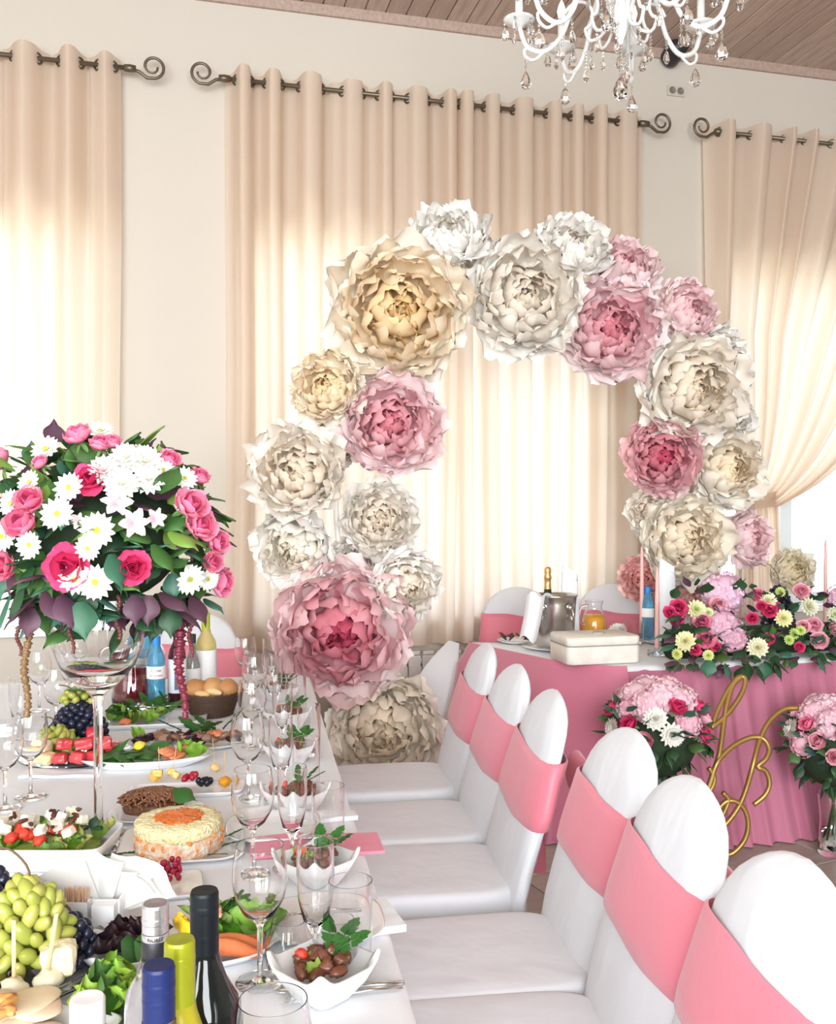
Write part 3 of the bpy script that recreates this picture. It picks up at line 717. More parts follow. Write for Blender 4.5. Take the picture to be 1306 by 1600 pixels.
# ------------------------------------------------------------------ real flowers
rp_out = []; rp_mid = []
for q in range(3):
    m = MB(); petal_grid(m, 1.25, .66, 88, 12, .30, .05, 300 + q, 8, 8, jag=.02); rp_out.append(m.mesh('petal', ROSEP))
    m = MB(); petal_grid(m, 1.22, .60, 70, -16, .36, .03, 320 + q, 8, 8, jag=.015); rp_mid.append(m.mesh('petal', ROSEP))
core = MB()
for k in range(9):
    t = k / 9; petal_grid(core, 1.15 - .45 * t, .52 * (1 - .6 * t), 52 - 34 * t, -26 + 8 * t, .5, .02, 340 + k, 6, 6, Matrix.Rotation(k * 2.1, 3, 'Z') @ Matrix.Translation((.02, 0, .04 * k)).to_3x3(), jag=.01)
ROSEC = core.mesh('rose', ROSEP)
sep = MB(); 
for k in range(5): petal_grid(sep, .9, .17, 120, 150, .2, .03, 360 + k, 4, 5, Matrix.Rotation(k * 1.2566, 3, 'Z'), jag=0, wpos=.35)
sep.ell((0, 0, -.12), (.22, .22, .2), 8, 5); SEPAL = sep.mesh('calyx', mat('calyx_green', (.10, .20, .05), .6))
def rose(parent, loc, n, r, col, inner, op=0.0):
    o = put('rose', ROSEC, parent, M=TRS(loc, frame(n, random.uniform(0, 6)), r), color=inner)
    for k in range(5): put('petal', rp_out[k % 3], o, M=Matrix.Rotation(k * 1.2566 + .2, 4, 'Z') @ Matrix.Rotation(op + random.uniform(-.1, .1), 4, 'Y'), color=jit(col))
    for k in range(4): put('petal', rp_mid[k % 3], o, M=Matrix.Rotation(k * 1.57 + .7, 4, 'Z') @ Matrix.Rotation(op * .5, 4, 'Y'), color=jit(mixc(col, inner, .5)))
    put('calyx', SEPAL, o, scale=.8)
    return o
def ray_flower(nm, rings, seed, wid):
    m = MB()
    for (cnt_, L_, th) in rings:
        for k in range(cnt_): petal_grid(m, L_, wid, th, th - 25, .25, .03, seed + k % 5, 2, 5, Matrix.Rotation(2 * PI * k / cnt_ + L_ * 5 + .1 * math.sin(k * 7), 3, 'Z'), jag=.02, wpos=.72)
    return m
DAISY = ray_flower('daisy', [(15, 1.0, 92), (13, .9, 78), (10, .6, 60)], 400, .15).mesh('chrysanthemum', ROSEP)
MUM = ray_flower('mum', [(14, 1.0, 100), (14, .95, 80), (13, .85, 60), (11, .72, 40), (8, .58, 22)], 420, .16).mesh('chrysanthemum', ROSEP)
dm = MB(); dm.lathe([(0, -.02), (.24, 0), (.25, .08), (.14, .15), (0, .17)], 14); DISC = dm.mesh('disc', mat('disc_yellow_green', (.45, .47, .05), .8, bump=.6, bump_scale=30))
def daisy(parent, loc, n, r, col=(.90, .90, .84), full=False):
    o = put('chrysanthemum', MUM if full else DAISY, parent, M=TRS(loc, frame(n, random.uniform(0, 6)), r), color=col)
    if not full: put('disc', DISC, o)
    return o
hy = MB(); rs = random.Random(5)
for k in range(46):
    z = rs.uniform(-.15, 1); a = k * 2.39996; rr_ = math.sqrt(max(0, 1 - z * z)); nn = Vector((rr_ * math.cos(a), rr_ * math.sin(a), z)); Mx = frame(nn, rs.uniform(0, 3))
    for j in range(4):
        c_ = Mx @ Matrix.Rotation(j * PI / 2, 3, 'Z')
        hy.add([nn * .96, nn + c_ @ Vector((.12, .10, .03)), nn + c_ @ Vector((.22, 0, .05)), nn + c_ @ Vector((.12, -.10, .03))], [(0, 1, 2, 3)], [.5, 1, 1, 1])
hy.ell((0, 0, 0), .9, 14, 10); HYDR = hy.mesh('hydrangea', ROSEP)
al = MB()
for k in range(6): petal_grid(al, 1.0, .26 if k % 2 else .2, 30, 75, .3, .04, 440 + k, 5, 6, Matrix.Rotation(k * PI / 3, 3, 'Z'), jag=.03)
ALST = al.mesh('alstroemeria', ROSEP)
LEAFM = []
for q in range(3):
    m = MB(); petal_grid(m, 1.0, .30 + .06 * q, 80, 100 + 12 * q, -.25, .035, 460 + q, 4, 7, jag=0, wpos=.45); 
    # draw the tip together so the leaf ends in a point
    for i, v in enumerate(m.v):
        t = (i // 5) / 7
        if t > .5: m.v[i] = (v[0], v[1] * (1 - ((t - .5) / .5) ** 1.6 * .93), v[2])
    LEAFM.append(m.mesh('leaf', LEAF))
GRN = (.075, .17, .045); DGR = (.035, .095, .04); BGR = (.06, .17, .11); PUR = (.12, .055, .085); LGR = (.20, .33, .07); BRT = (.22, .42, .05)
def leaf(parent, loc, direction, L, col, roll=0, k=None):
    """leaf whose length points along direction"""
    d = Vector(direction).normalized(); M3 = d.to_track_quat('X', 'Z').to_matrix() @ Matrix.Rotation(roll, 3, 'X')
    return put('leaf', LEAFM[random.randrange(3) if k is None else k], parent, M=TRS(loc, M3, L), color=jit(col, .18))

def dome_point(c, Rv, px, py, d0, bulge=.92):
    """where the line of sight meets the camera side of an ellipsoid (centre c, radii along RT, FW, Z)"""
    r = ray(px, py); o = CP - c; k = (1 / (Rv[0] * bulge), 1 / (Rv[1] * bulge), 1 / (Rv[2] * bulge))
    o3 = Vector((o.dot(RT) * k[0], o.dot(FW) * k[1], o.z * k[2])); r3 = Vector((r.dot(RT) * k[0], r.dot(FW) * k[1], r.z * k[2]))
    A, B, C_ = r3.dot(r3), 2 * o3.dot(r3), o3.dot(o3) - 1; D = B * B - 4 * A * C_
    t = (-B - math.sqrt(D)) / (2 * A) if D > 0 else -B / (2 * A)
    p3 = o3 + r3 * t; n = (RT * (p3.x * k[0]) + FW * (p3.y * k[1]) + Vector((0, 0, p3.z * k[2]))).normalized()
    return CP + r * t, n
HOT = (.85, .10, .26); HOTI = (.62, .03, .13); PK = (.90, .33, .47); PKI = (.72, .12, .25); LPK = (.92, .55, .62); LPI = (.80, .30, .40)

# tall glass vase
vb = at_z(152, 1318, TZ); vb.z = TZ + .001; VD = depth(vb)
vz = empty('glass_vase', vb, label='giant stemmed clear glass vase carrying the tall bouquet', cat='vase')
HV = .545; pr = [(0, 0), (.075, 0), (.078, .003), (.03, .010), (.011, .02), (.009, .06), (.009, .27), (.012, .30), (.02, .315), (.034, .322), (.05, .338), (.076, .368), (.091, .41), (.0955, .45), (.091, .50), (.078, HV),
      (.0755, HV), (.0885, .50), (.093, .45), (.0885, .412), (.0735, .372), (.047, .344), (0, .338)]
build('bowl_and_stem', MB().lathe(RSUP(pr), 40), GLASS, vz)
bc = at_d(168, 838, VD); bc = Vector((bc.x, bc.y, bc.z)); BR = (.252, .25, .225)
bq = empty('flower_arrangement', vb + Vector((0, 0, HV - .03)), label='tall round bouquet of pink roses, white daisies and purple foliage in the giant glass', cat='bouquet'); o0 = bq.location.copy()
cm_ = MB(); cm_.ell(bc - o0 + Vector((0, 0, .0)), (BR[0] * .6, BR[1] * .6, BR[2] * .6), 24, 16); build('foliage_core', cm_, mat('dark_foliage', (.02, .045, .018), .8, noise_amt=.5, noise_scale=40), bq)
build('stem_bundle', MB().tube([Vector((0, 0, 0)), bc - o0], [.03, .05], 10), mat('stems_green', (.06, .12, .03), .7), bq)
for (x_, y_, s, f) in [(122, 678, 19, 0), (158, 692, 15, 0), (175, 690, 13, 0), (140, 748, 20, 1), (265, 718, 17, 0), (312, 744, 15, 0), (45, 781, 21, 0), (31, 816, 24, 0), (300, 788, 24, 0), (314, 820, 23, 0), (341, 846, 18, 0), (104, 886, 27, 1), (208, 887, 21, 1), (333, 878, 15, 0), (347, 909, 21, 0), (0, 885, 22, 0), (-6, 720, 20, 0), (62, 722, 12, 0)]:
    P, n = dome_point(bc, BR, x_, y_, VD, 1.03)
    n2 = (n * .8 + (-FW) * (1.4 if f else .25) + RT * random.uniform(-.3, .3) + Vector((0, 0, .35))).normalized(); r = s * depth(P) / F_PX * 1.45
    rose(bq, P - o0 - n2 * r * .55, n2, r, HOT if f else PK, HOTI if f else PKI, .12 if f else -.12)
for (x_, y_, s) in [(157, 674, 20), (196, 716, 24), (226, 722, 28), (163, 735, 24), (190, 757, 26), (232, 750, 24), (108, 762, 22), (46, 754, 18), (90, 803, 24), (152, 829, 26), (137, 857, 18), (46, 851, 20), (149, 909, 26), (18, 786, 20), (288, 748, 20), (296, 905, 24), (324, 905, 18), (4, 838, 22), (72, 702, 22), (116, 905, 22), (255, 735, 18)]:
    P, n = dome_point(bc, BR, x_, y_, VD, 1.02); daisy(bq, P - o0, (n + random.uniform(-.25, .25) * RT + Vector((0, 0, random.uniform(-.1, .3))) - FW * .5), s * VD / F_PX * 1.05, full=(x_, y_) in [(196, 716), (226, 722), (163, 735), (190, 757), (232, 750)])
for (x_, y_, s) in [(184, 782, 26), (212, 816, 26), (248, 808, 18), (180, 760, 18), (120, 812, 14)]:
    P, n = dome_point(bc, BR, x_, y_, VD, 1.0); put('alstroemeria', ALST, bq, M=TRS(P - o0 - n * .02, frame(n - FW * .3, random.uniform(0, 6)), s * VD / F_PX * 1.1), color=(.85, .60, .64))
rs = random.Random(11)
for k in range(520):
    z = rs.uniform(-.95, .95); a = rs.uniform(0, 2 * PI); q = math.sqrt(1 - z * z); n = Vector((q * math.cos(a), q * math.sin(a), z))
    if n.dot(-FW) < -.45: continue
    P = bc + Vector((n.x * BR[0], n.y * BR[1], n.z * BR[2])) * rs.uniform(.66, .88)
    tang = n.cross(Vector((rs.uniform(-1, 1), rs.uniform(-1, 1), rs.uniform(-1, 1)))).normalized()
    col = rs.choice([GRN, DGR, DGR, BGR, PUR, GRN, LGR, GRN]) if z > -.5 else rs.choice([DGR, BGR, PUR, GRN, DGR])
    leaf(bq, P - o0, n * rs.uniform(.35, .9) + tang * .8 - Vector((0, 0, .3 if z < 0 else 0)), rs.uniform(.05, .085), col, rs.uniform(-.6, .6))
for (x_, y_, dx, dy, L_, c_) in [(85, 695, 5, -32, .055, PUR), (70, 925, 28, 35, .075, PUR), (95, 930, 20, 40, .07, PUR), (58, 930, -58, 50, .085, PUR), (48, 950, -4, 50, .06, PUR), (125, 940, 10, 45, .075, BGR), (150, 930, 30, 15, .065, BGR), (175, 865, 20, 50, .07, BGR), (250, 925, 45, 25, .075, PUR), (275, 945, 40, 30, .075, PUR), (265, 950, 5, 45, .06, DGR), (210, 930, 5, 40, .06, PUR), (232, 930, 0, 50, .06, PUR), (15, 930, -20, 55, .08, BGR), (35, 915, -25, 60, .07, DGR), (300, 930, 25, 40, .07, PUR), (320, 935, 20, 10, .06, BGR), (20, 730, -30, -20, .07, LGR), (60, 705, -35, -10, .06, GRN), (245, 770, 25, -30, .08, GRN), (265, 830, 40, 20, .07, LGR), (240, 850, 35, 40, .07, GRN)]:
    P, n = dome_point(bc, BR, x_, y_, VD, .97); leaf(bq, P - o0, RT * dx - Vector((0, 0, dy)) - FW * 12, L_ * 1.05, c_, rs.uniform(-.3, .3), 1)
def strand(pa, pb, r, col, thick=False):
    m = MB(); N = 64; pts = []; rr_ = []
    for k in range(N + 1):
        t = k / N; pts.append(lerp(pa, pb, t) + Vector((.004 * math.sin(t * 9), .004 * math.cos(t * 7), 0))); rr_.append(r * (1.0 + .34 * math.sin(k * 2.4) + .25 * math.sin(k * 5.1)) * (1 - .55 * t if thick else 1 - .2 * t))
    m.tube([q - o0 for q in pts], rr_, 7); put('amaranth_strand', m.mesh('amaranth_strand', PLAIN), bq, color=col)
for (xa, ya, xb, yb, r, c_, th) in [(43, 955, 38, 1122, .0075, (.20, .115, .045), 0), (29, 960, 29, 1026, .004, (.13, .03, .025), 0), (110, 940, 111, 1022, .004, (.13, .03, .025), 0), (183, 930, 184, 1000, .005, (.12, .035, .03), 0), (276, 950, 287, 1124, .013, (.15, .012, .03), 1), (298, 955, 297, 1028, .0045, (.15, .025, .03), 0)]:
    P, n = dome_point(bc, BR, xa, ya, VD, .8); e = at_d(xb, yb, depth(P)); strand(P, e, r, c_, th)

# ------------------------------------------------------------------ head table: garland, candles, bucket ...
HZ = TZ + .004
def hz_(px, py): p = at_z(px, py, HZ); return p
ga = rd(1.72, 4.56, HZ); gd = empty('flower_garland', ga, label='long low garland of pink roses, hydrangeas and greenery on the front of the head table', cat='garland'); o0 = ga.copy()
def gpt(px, py):                  # a mound along the table's front edge
    r_ = (px - CX) / F_PX; d0 = 4.05 + (r_ - .25) * 1.5; top = 905; bot = 1050; t = (py - top) / (bot - top)
    return at_d(px, py, d0 + .30 * max(0, 1 - t) ** 1.3 - .02)
foam = MB(); Pl = [gpt(x_, 1000) + FW * .14 - Vector((0, 0, .0)) for x_ in (1060, 1120, 1180, 1240, 1300, 1360)]
foam.tube([Vector((q.x, q.y, HZ + .07)) - o0 for q in bez(Pl, 4)], .068, 12); build('foliage_core', foam, mat('dark_foliage'), gd)
rs = random.Random(21)
for (x_, y_, s, k) in [(1060, 951, 16, 0), (1046, 958, 12, 0), (1057, 970, 13, 0), (1097, 973, 16, 1), (1103, 1000, 18, 1), (1085, 1016, 12, 0), (1121, 947, 16, 2), (1184, 931, 13, 1), (1202, 955, 14, 0), (1190, 948, 10, 0), (1176, 967, 11, 0), (1252, 925, 15, 2), (1272, 978, 15, 2), (1281, 1002, 16, 2), (1249, 1012, 10, 0), (1119, 1012, 9, 0), (1200, 1000, 12, 0), (1256, 980, 12, 2), (1305, 985, 14, 2), (1330, 960, 15, 1), (1212, 950, 11, 0)]:
    P = gpt(x_, y_); n = (-FW + Vector((0, 0, .55)) + RT * rs.uniform(-.4, .2)).normalized(); r = s * depth(P) / F_PX
    c_, i_ = [(HOT, HOTI), (PK, PKI), (LPK, LPI)][k]; rose(gd, P - o0 - n * r * .3, n, r, c_, i_, .1)
for (x_, y_, s, c_) in [(1138, 930, 34, (.85, .58, .72)), (1133, 985, 34, (.80, .50, .62)), (1150, 1000, 26, (.74, .45, .55)), (1120, 925, 22, (.86, .62, .74)), (1325, 940, 26, (.8, .55, .68))]:
    P = gpt(x_, y_); r = s * depth(P) / F_PX; put('hydrangea', HYDR, gd, M=TRS(P - o0 + FW * r * .7, frame(-FW + Vector((0, 0, .5))), r), color=c_)
for (x_, y_, s, c_) in [(1087, 952, 17, (.80, .82, .50)), (1070, 1002, 18, (.86, .84, .52)), (1199, 938, 15, (.88, .86, .62)), (1223, 966, 16, (.88, .86, .50)), (1183, 1012, 18, (.86, .84, .62)), (1263, 948, 17, (.84, .84, .66)), (1304, 960, 14, (.8, .84, .6)), (1106, 957, 9, (.75, .80, .45)), (1057, 1022, 10, (.75, .78, .3)), (1106, 1024, 10, (.75, .80, .35)), (1240, 990, 10, (.62, .75, .25)), (1250, 985, 9, (.62, .75, .25)), (1232, 1000, 9, (.62, .75, .25)), (1218, 925, 9, (.6, .72, .25))]:
    P = gpt(x_, y_); daisy(gd, P - o0 - FW * .01, (-FW + Vector((0, 0, .4)) + RT * rs.uniform(-.4, .4)), s * depth(P) / F_PX, c_, True)
for k in range(190):
    x_ = rs.uniform(1040, 1370); y_ = rs.choice([rs.uniform(915, 1030), rs.uniform(985, 1045)]); P = gpt(x_, y_) + FW * rs.uniform(.0, .05)
    col = rs.choice([DGR, DGR, GRN, PUR, BGR, PUR]) ; dn = 1 if y_ > 1010 else 0
    leaf(gd, P - o0, RT * rs.uniform(-1, 1) - FW * rs.uniform(.1, .8) + Vector((0, 0, rs.uniform(-.9, .1) if dn else rs.uniform(-.3, .9))), rs.uniform(.045, .085), col, rs.uniform(-.7, .7))
for (x_, y_, dx, dy) in [(1165, 1035, 5, 30), (1180, 1040, 15, 25), (1160, 1040, -20, 15), (1205, 1030, 25, 15), (1210, 1035, 10, 25), (1275, 1025, 10, 18), (1290, 1015, 30, 12), (1130, 1035, 10, 20), (1105, 1030, -5, 18), (1060, 960, -25, 5), (1045, 990, -25, 0), (1050, 1005, -30, 8), (1150, 925, 0, -25), (1098, 925, 0, -10), (1190, 1035, 0, 30)]:
    P = gpt(x_, min(y_, 1040)); leaf(gd, P - o0 - FW * .03, RT * dx - Vector((0, 0, dy)) - FW * 8, .085, rs.choice([BGR, DGR]), 0, 2)

# grapes
gm = MB(); gm.ell((0, 0, 0), (.0095, .0095, .0115), 10, 7); GRAPE = gm.mesh('grape', mat('grape_skin', objcol=True, rough=.25, translucent=.12, coat=.2))
gl = MB(); gl.ell((0, 0, 0), (.0095, .0095, .0165), 10, 8); GRAPEL = gl.mesh('grape', mat('grape_skin'))
GG = (.36, .40, .07); GB = (.014, .016, .035)
def grapes(loc, rad, n, col, label, long=False, seed=1, size=1.0, stem=True):
    o = empty('grape_bunch', loc, label=label, cat='grapes'); rs = random.Random(seed)
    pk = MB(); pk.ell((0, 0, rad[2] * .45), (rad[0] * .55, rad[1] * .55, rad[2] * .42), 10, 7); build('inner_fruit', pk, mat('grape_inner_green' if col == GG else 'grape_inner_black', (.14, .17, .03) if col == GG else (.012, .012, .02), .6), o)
    for k in range(n):
        z = 1 - (k + .5) / n * 1.04; a = k * 2.39996; q = math.sqrt(max(0, 1 - z * z)); nn = Vector((q * math.cos(a) * rad[0] * .85, q * math.sin(a) * rad[1] * .85, max(.0095 * size, rad[2] * (.12 + .8 * z))))
        M3 = frame(Vector((nn.x, nn.y, nn.z * .8)).normalized() + Vector((rs.uniform(-.8, .8), rs.uniform(-.8, .8), rs.uniform(-.9, .3))))
        c_ = mixc(col, (.50, .47, .12) if col == GG else (.03, .035, .07), rs.random() * .7)
        put('grape', GRAPEL if long else GRAPE, o, M=TRS(nn, M3, size * rs.uniform(.88, 1.12)), color=c_)
    if stem:
        build('stem', MB().tube(bez([(0, 0, rad[2] * .7), (.004, .0, rad[2] * 1.05), (-rad[0] * .3, .01, rad[2] * 1.25), (-rad[0] * .6, .01, rad[2] * 1.3)], 4), .0018, 6), mat('grape_stem', (.12, .07, .03), .7), o)
    return o
p = at_d(1216, 915, 4.85); grapes((p.x, p.y, HZ), (.10, .075, p.z - HZ + .02), 120, GB, 'heap of black grapes behind the garland on the head table', seed=5)
# candles in little glass holders
CNDL = mat('dusty_rose_wax', (.78, .47, .44), .45, sss=.3)
hm = MB(); hm.lathe(SUP([(0, 0), (.042, 0), (.044, .004), (.042, .022), (.039, .022), (.04, .008), (.014, .007), (.0125, .03), (0, .03)]), 22); HOLD = hm.mesh('candle_holder', mat('bluish_glass', (.86, .93, .96), .02, trans=1, ior=1.45))
for (px, py, ph, lab) in [(1027, 1024, 895, 'pink taper candle in a glass holder beside the white suitcase'), (1003, 1000, 862, 'pink taper candle standing behind the water bottle on the head table'), (1290, 988, 850, 'pink taper candle at the far right of the flower garland')]:
    b_ = hz_(px, py); d_ = depth(b_); h = (py - ph) / F_PX * d_
    put_ = put('candle_holder', HOLD, loc=b_); tag(put_, 'small glass holder of the candle ' + lab.split('candle ')[1].replace('in a glass holder ', ''), 'candle holder', 'glass candle holders')
    o = empty('taper_candle', b_ + Vector((0, 0, .0302)), label=lab, cat='candle', group='pink taper candles')
    build('wax', MB().lathe([(0, 0), (.0105, 0), (.0115, .01), (.010, h * .6), (.007, h - .03), (.004, h - .008), (0, h - .005)], 14), CNDL, o); build('wick', MB().tube([(0, 0, h - .01), (.001, 0, h + .004)], .0012, 5), mat('wick', (.6, .5, .45), .8), o)
# bucket on its plate
bb = hz_(866, 1014); rd_ = .2 * .5
pl = tag(build('plate', MB().lathe([(0, 0), (.09, 0), (.10, .004), (.155, .014), (.157, .017), (.10, .009), (0, .006)], 40), PORC, loc=bb), 'white round plate under the steel ice bucket', 'plate')
bk = empty('ice_bucket', bb + Vector((0, 0, .0172)), label='brushed steel ice bucket holding a bottle on the head table', cat='ice bucket')
bo = MB(); bo.lathe([(0, 0), (.088, 0), (.092, .006), (.104, .20), (.107, .235), (.112, .24), (.110, .246), (.104, .243), (.100, .20), (.089, .012), (0, .012)], 48); build('body', bo, METAL, bk)
for s in (-1, 1):
    m = MB(); c_ = (RT * s * .6 - FW * .8).normalized() * .105; m.ell((c_.x, c_.y, .19), .017, 12, 8); m.tube(bez([(c_.x * 1.06, c_.y * 1.06, .19), (c_.x * 1.2, c_.y * 1.2, .16), (c_.x * 1.14, c_.y * 1.14, .13), (c_.x * 1.06, c_.y * 1.06, .15)], 5), .004, 6); build('handle', m, METAL, bk)
cb = empty('champagne_bottle', bb + Vector((-.012, 0, .034)) - RT * .02, label='dark champagne bottle with gold foil neck standing in the ice bucket', cat='bottle')
build('bottle_glass', MB().lathe([(0, 0), (.042, 0), (.044, .01), (.044, .15), (.036, .19), (.02, .23), (.0155, .27), (0, .27)], 24), mat('dark_green_glass', (.02, .035, .015), .08), cb)
build('gold_foil', MB().lathe([(.0165, .235), (.0175, .25), (.016, .285), (.0158, .30), (.0185, .302), (.0185, .315), (.014, .325), (.017, .335), (.016, .352), (.009, .36), (0, .361)], 20), mat('gold_foil_mat', (.75, .5, .2), .3, metal=.8, bump=.4), cb)
nk = MB()
ou = (-RT * .80 - FW * .60); tg = (RT * .60 - FW * .80)
def nf(a, b): return ou * (.006 + .035 * b + .02 * b * b + .006 * math.sin(a * 7)) + tg * ((a - .5) * (.13 - .01 * b)) + Vector((0, 0, .27 - .20 * b - .012 * math.cos(a * 9) - .02 * a * b))
nk.grid(nf, 12, 12); nk.grid(lambda a, b: ou * (.006 - .06 * b) + tg * ((a - .5) * .13) + Vector((0, 0, .27 - .012 * math.cos(a * 9) - .03 * b * b)), 8, 6)
tag(build('napkin', nk, CLOTH, loc=bb + ou * .112), 'white napkin draped over the left rim of the ice bucket', 'napkin')
# cone-folded napkins
for (px, d_, top, lab) in [(890, 4.74, 882, 'white napkin folded into a tall cone right of the ice bucket'), (1042, 4.80, 870, 'white napkin folded into a tall cone behind the water bottles')]:
    b_ = at_d(px, 1000, d_); b_.z = HZ + .013; h = at_d(px, top, d_).z - b_.z
    pl = tag(build('plate', MB().lathe([(0, 0), (.08, 0), (.12, .010), (.121, .012), (.08, .004), (0, .003)], 32), PORC, loc=Vector((b_.x, b_.y, HZ))), 'white plate under the ' + lab.split(' ', 1)[1], 'plate', 'napkin plates on the head table')
    m = MB()
    m.loft([[(RT * (.052 * (1 - .25 * t) * math.cos(a)) + FW * (.035 * (1 - .5 * t) * math.sin(a)) + Vector((0, 0, h * t * (1 if a < PI or t < .99 else .9) - (h * .12 * (1 + math.cos(a)) * .5 if t > .9 else 0)))) for a in [2 * PI * k / 24 for k in range(24)]] for t in (0, .25, .5, .75, 1)])
    tag(build('napkin', m, CLOTH, loc=b_), lab, 'napkin')
# juice jug
def jug(loc, H, Rb, liquid, fill, label, cat='jug'):
    o = empty('glass_jug', loc, label=label, cat=cat); k = Rb
    build('jug_glass', MB().lathe(RSUP([(0, 0), (k * .8, 0), (k * .95, H * .08), (k, H * .25), (k * .9, H * .5), (k * .62, H * .78), (k * .6, H * .86), (k * .72, H), (k * .69, H), (k * .57, H * .86), (k * .59, H * .78), (k * .87, H * .5), (k * .97, H * .25), (k * .92, H * .09), (0, H * .05)]), 32), GLASS, o)
    pr = [(0, H * .055), (k * .915, H * .095), (k * .965, H * .25), (k * .865, H * .5), (k * .585, H * .78)]; pr = [q for q in pr if q[1] <= fill * H] 
    l = pr[-1]; pr.append((l[0] * (1 - max(0, fill - l[1] / H) * 1.1), fill * H)); pr.append((0, fill * H))
    build('drink', MB().lathe(pr, 32), liquid, o)
    build('handle', MB().tube(bez([(k * .66, 0, H * .9), (k * 1.35, 0, H * .86), (k * 1.5, 0, H * .6), (k * 1.2, 0, H * .4), (k * .92, 0, H * .42)], 5), k * .085, 8), GLASS, o); o.rotation_euler = (0, 0, R_(200) if Rb > .06 else R_(30))
    return o
OJ = mat('orange_juice', (.95, .45, .02), .3); BERRY = mat('berry_drink', (.16, .006, .015), .1, coat=.5)
j_ = hz_(928, 996); jug(j_, .19, .068, OJ, .62, 'glass jug half full of orange juice behind the white suitcase')
# little suitcase
c_ = hz_(936, 1038); sr = -YAW + R_(14); su = empty('suitcase_box', c_ + FW * .11 , sr, 'small vintage white wooden suitcase on the head table', 'suitcase')
SUW = mat('aged_white_wood', (.80, .77, .70), .55, col2=(.72, .68, .60), noise_scale=14, bump=.15)
def rbox(w_, d_, z0, z1, r=.03, n=8, ins=0):
    pts = []
    for (sx_, sy_, a0) in ((1, 1, 0), (-1, 1, 90), (-1, -1, 180), (1, -1, 270)):
        for k in range(n + 1): a = R_(a0 + 90 * k / n); pts.append((sx_ * (w_ / 2 - r) + r * math.cos(a), sy_ * (d_ / 2 - r) + r * math.sin(a)))
    m = MB(); e = .004
    m.loft([[Vector((x_ * s, y_ * s, z)) for x_, y_ in pts] for s, z in ((1 - e * 6, z0), (1, z0 + e), (1, z1 - e), (1 - e * 6, z1))], True, True, True); return m
build('case', rbox(.345, .23, 0, .078), SUW, su); build('lid', rbox(.345, .23, .081, .118), SUW, su)
build('trim_band', rbox(.347, .232, .077, .082), mat('aged_grey_trim', (.45, .42, .37), .6), su)
hd = MB(); hd.tube(bez([(.172, -.05, .072), (.20, -.045, .075), (.205, 0, .076), (.20, .045, .075), (.172, .05, .072)], 5), .0055, 8); build('handle', hd, WHITEP, su)
for y_ in (-.055, .055): build('clasp', MB().box((.174, y_, .08), (.006, .024, .034)), mat('clasp_dark', (.12, .1, .08), .4, metal=.8), su, False)
build('medallion', MB().lathe([(0, 0), (.03, 0), (.028, .006), (0, .007)], 20, (.02, .0, .118)), mat('aged_grey_trim'), su)
# bottles of water
def bottle(loc, prof, matl, label, cap=None, lab=None, cat='bottle', group=None, name='bottle', n=28, neck=None):
    o = empty(name, loc, label=label, cat=cat, group=group); build('bottle_glass', MB().lathe(RSUP(prof), n), matl, o)
    if cap: build('cap', MB().lathe(SUP(cap[0], .0006), 24), cap[1], o)
    if lab: build('paper_label', MB().lathe(lab[0], n), lab[1], o)
    return o
BLUEW = mat('blue_water_plastic', (.22, .62, .88), .05, trans=.75, ior=1.2); CAPB = mat('blue_cap', (.02, .22, .60), .35); LABW = mat('white_paper', (.85, .85, .83), .6)
def water(loc, h, label, g):
    s = h / .25; pr = [(0, 0), (.026, 0), (.031, .01), (.031, .07), (.028, .09), (.031, .11), (.031, .15), (.027, .185), (.016, .215), (.012, .225), (.012, .235), (0, .235)]
    return bottle(loc, [(a * s, b * s) for a, b in pr], BLUEW, label, ([(a * s, b * s) for a, b in [(.0125, .222), (.0155, .222), (.0155, .25), (.013, .252), (0, .252)]], CAPB), ([(a * s, b * s) for a, b in [(.0316, .11), (.0318, .112), (.0318, .15), (.0316, .152)]], LABW), group=g, name='water_bottle')
water(hz_(1012, 1000), .27, 'blue capped water bottle behind the front pink candle on the head table', 'water bottles')
water(hz_(1038, 998), .262, 'blue capped water bottle in front of the white napkin cone', 'water bottles')
p = hz_(990, 1006); tag(build('glass_tumbler', MB().lathe(SUP([(0, 0), (.05, 0), (.052, .004), (.055, .11), (.0535, .11), (.0505, .008), (0, .008)]), 28), GLASS, loc=p), 'wide clear glass bowl between the orange juice and the candle', 'glass')
p = hz_(965, 1000); o = empty('cut_chrysanthemum', p, label='single white chrysanthemum head lying beside the orange juice jug', cat='flower')
put('blossom', MUM, o, M=TRS((0, 0, .045), frame(-FW * .6 + Vector((0, 0, 1))), .052), color=(.93, .93, .90)); build('stem', MB().tube([(0, 0, .045), (.0, .012, .0)], .004, 6), mat('stems_green'), o)
p = hz_(808, 1004); o = empty('appetizer_plate', p, label='plate of dark green salad left of the ice bucket', cat='plate of food'); build('plate', MB().lathe([(0, 0), (.07, 0), (.10, .012), (.101, .014), (.07, .004), (0, .003)], 30), PORC, o)
rs = random.Random(3)
for k in range(16): leaf(o, (rs.uniform(-.06, .06), rs.uniform(-.05, .05), .012 + rs.uniform(0, .02)), (rs.uniform(-1, 1), rs.uniform(-1, 1), .5), .04, rs.choice([DGR, GRN, PUR, (.25, .06, .03)]), rs.uniform(-1, 1))

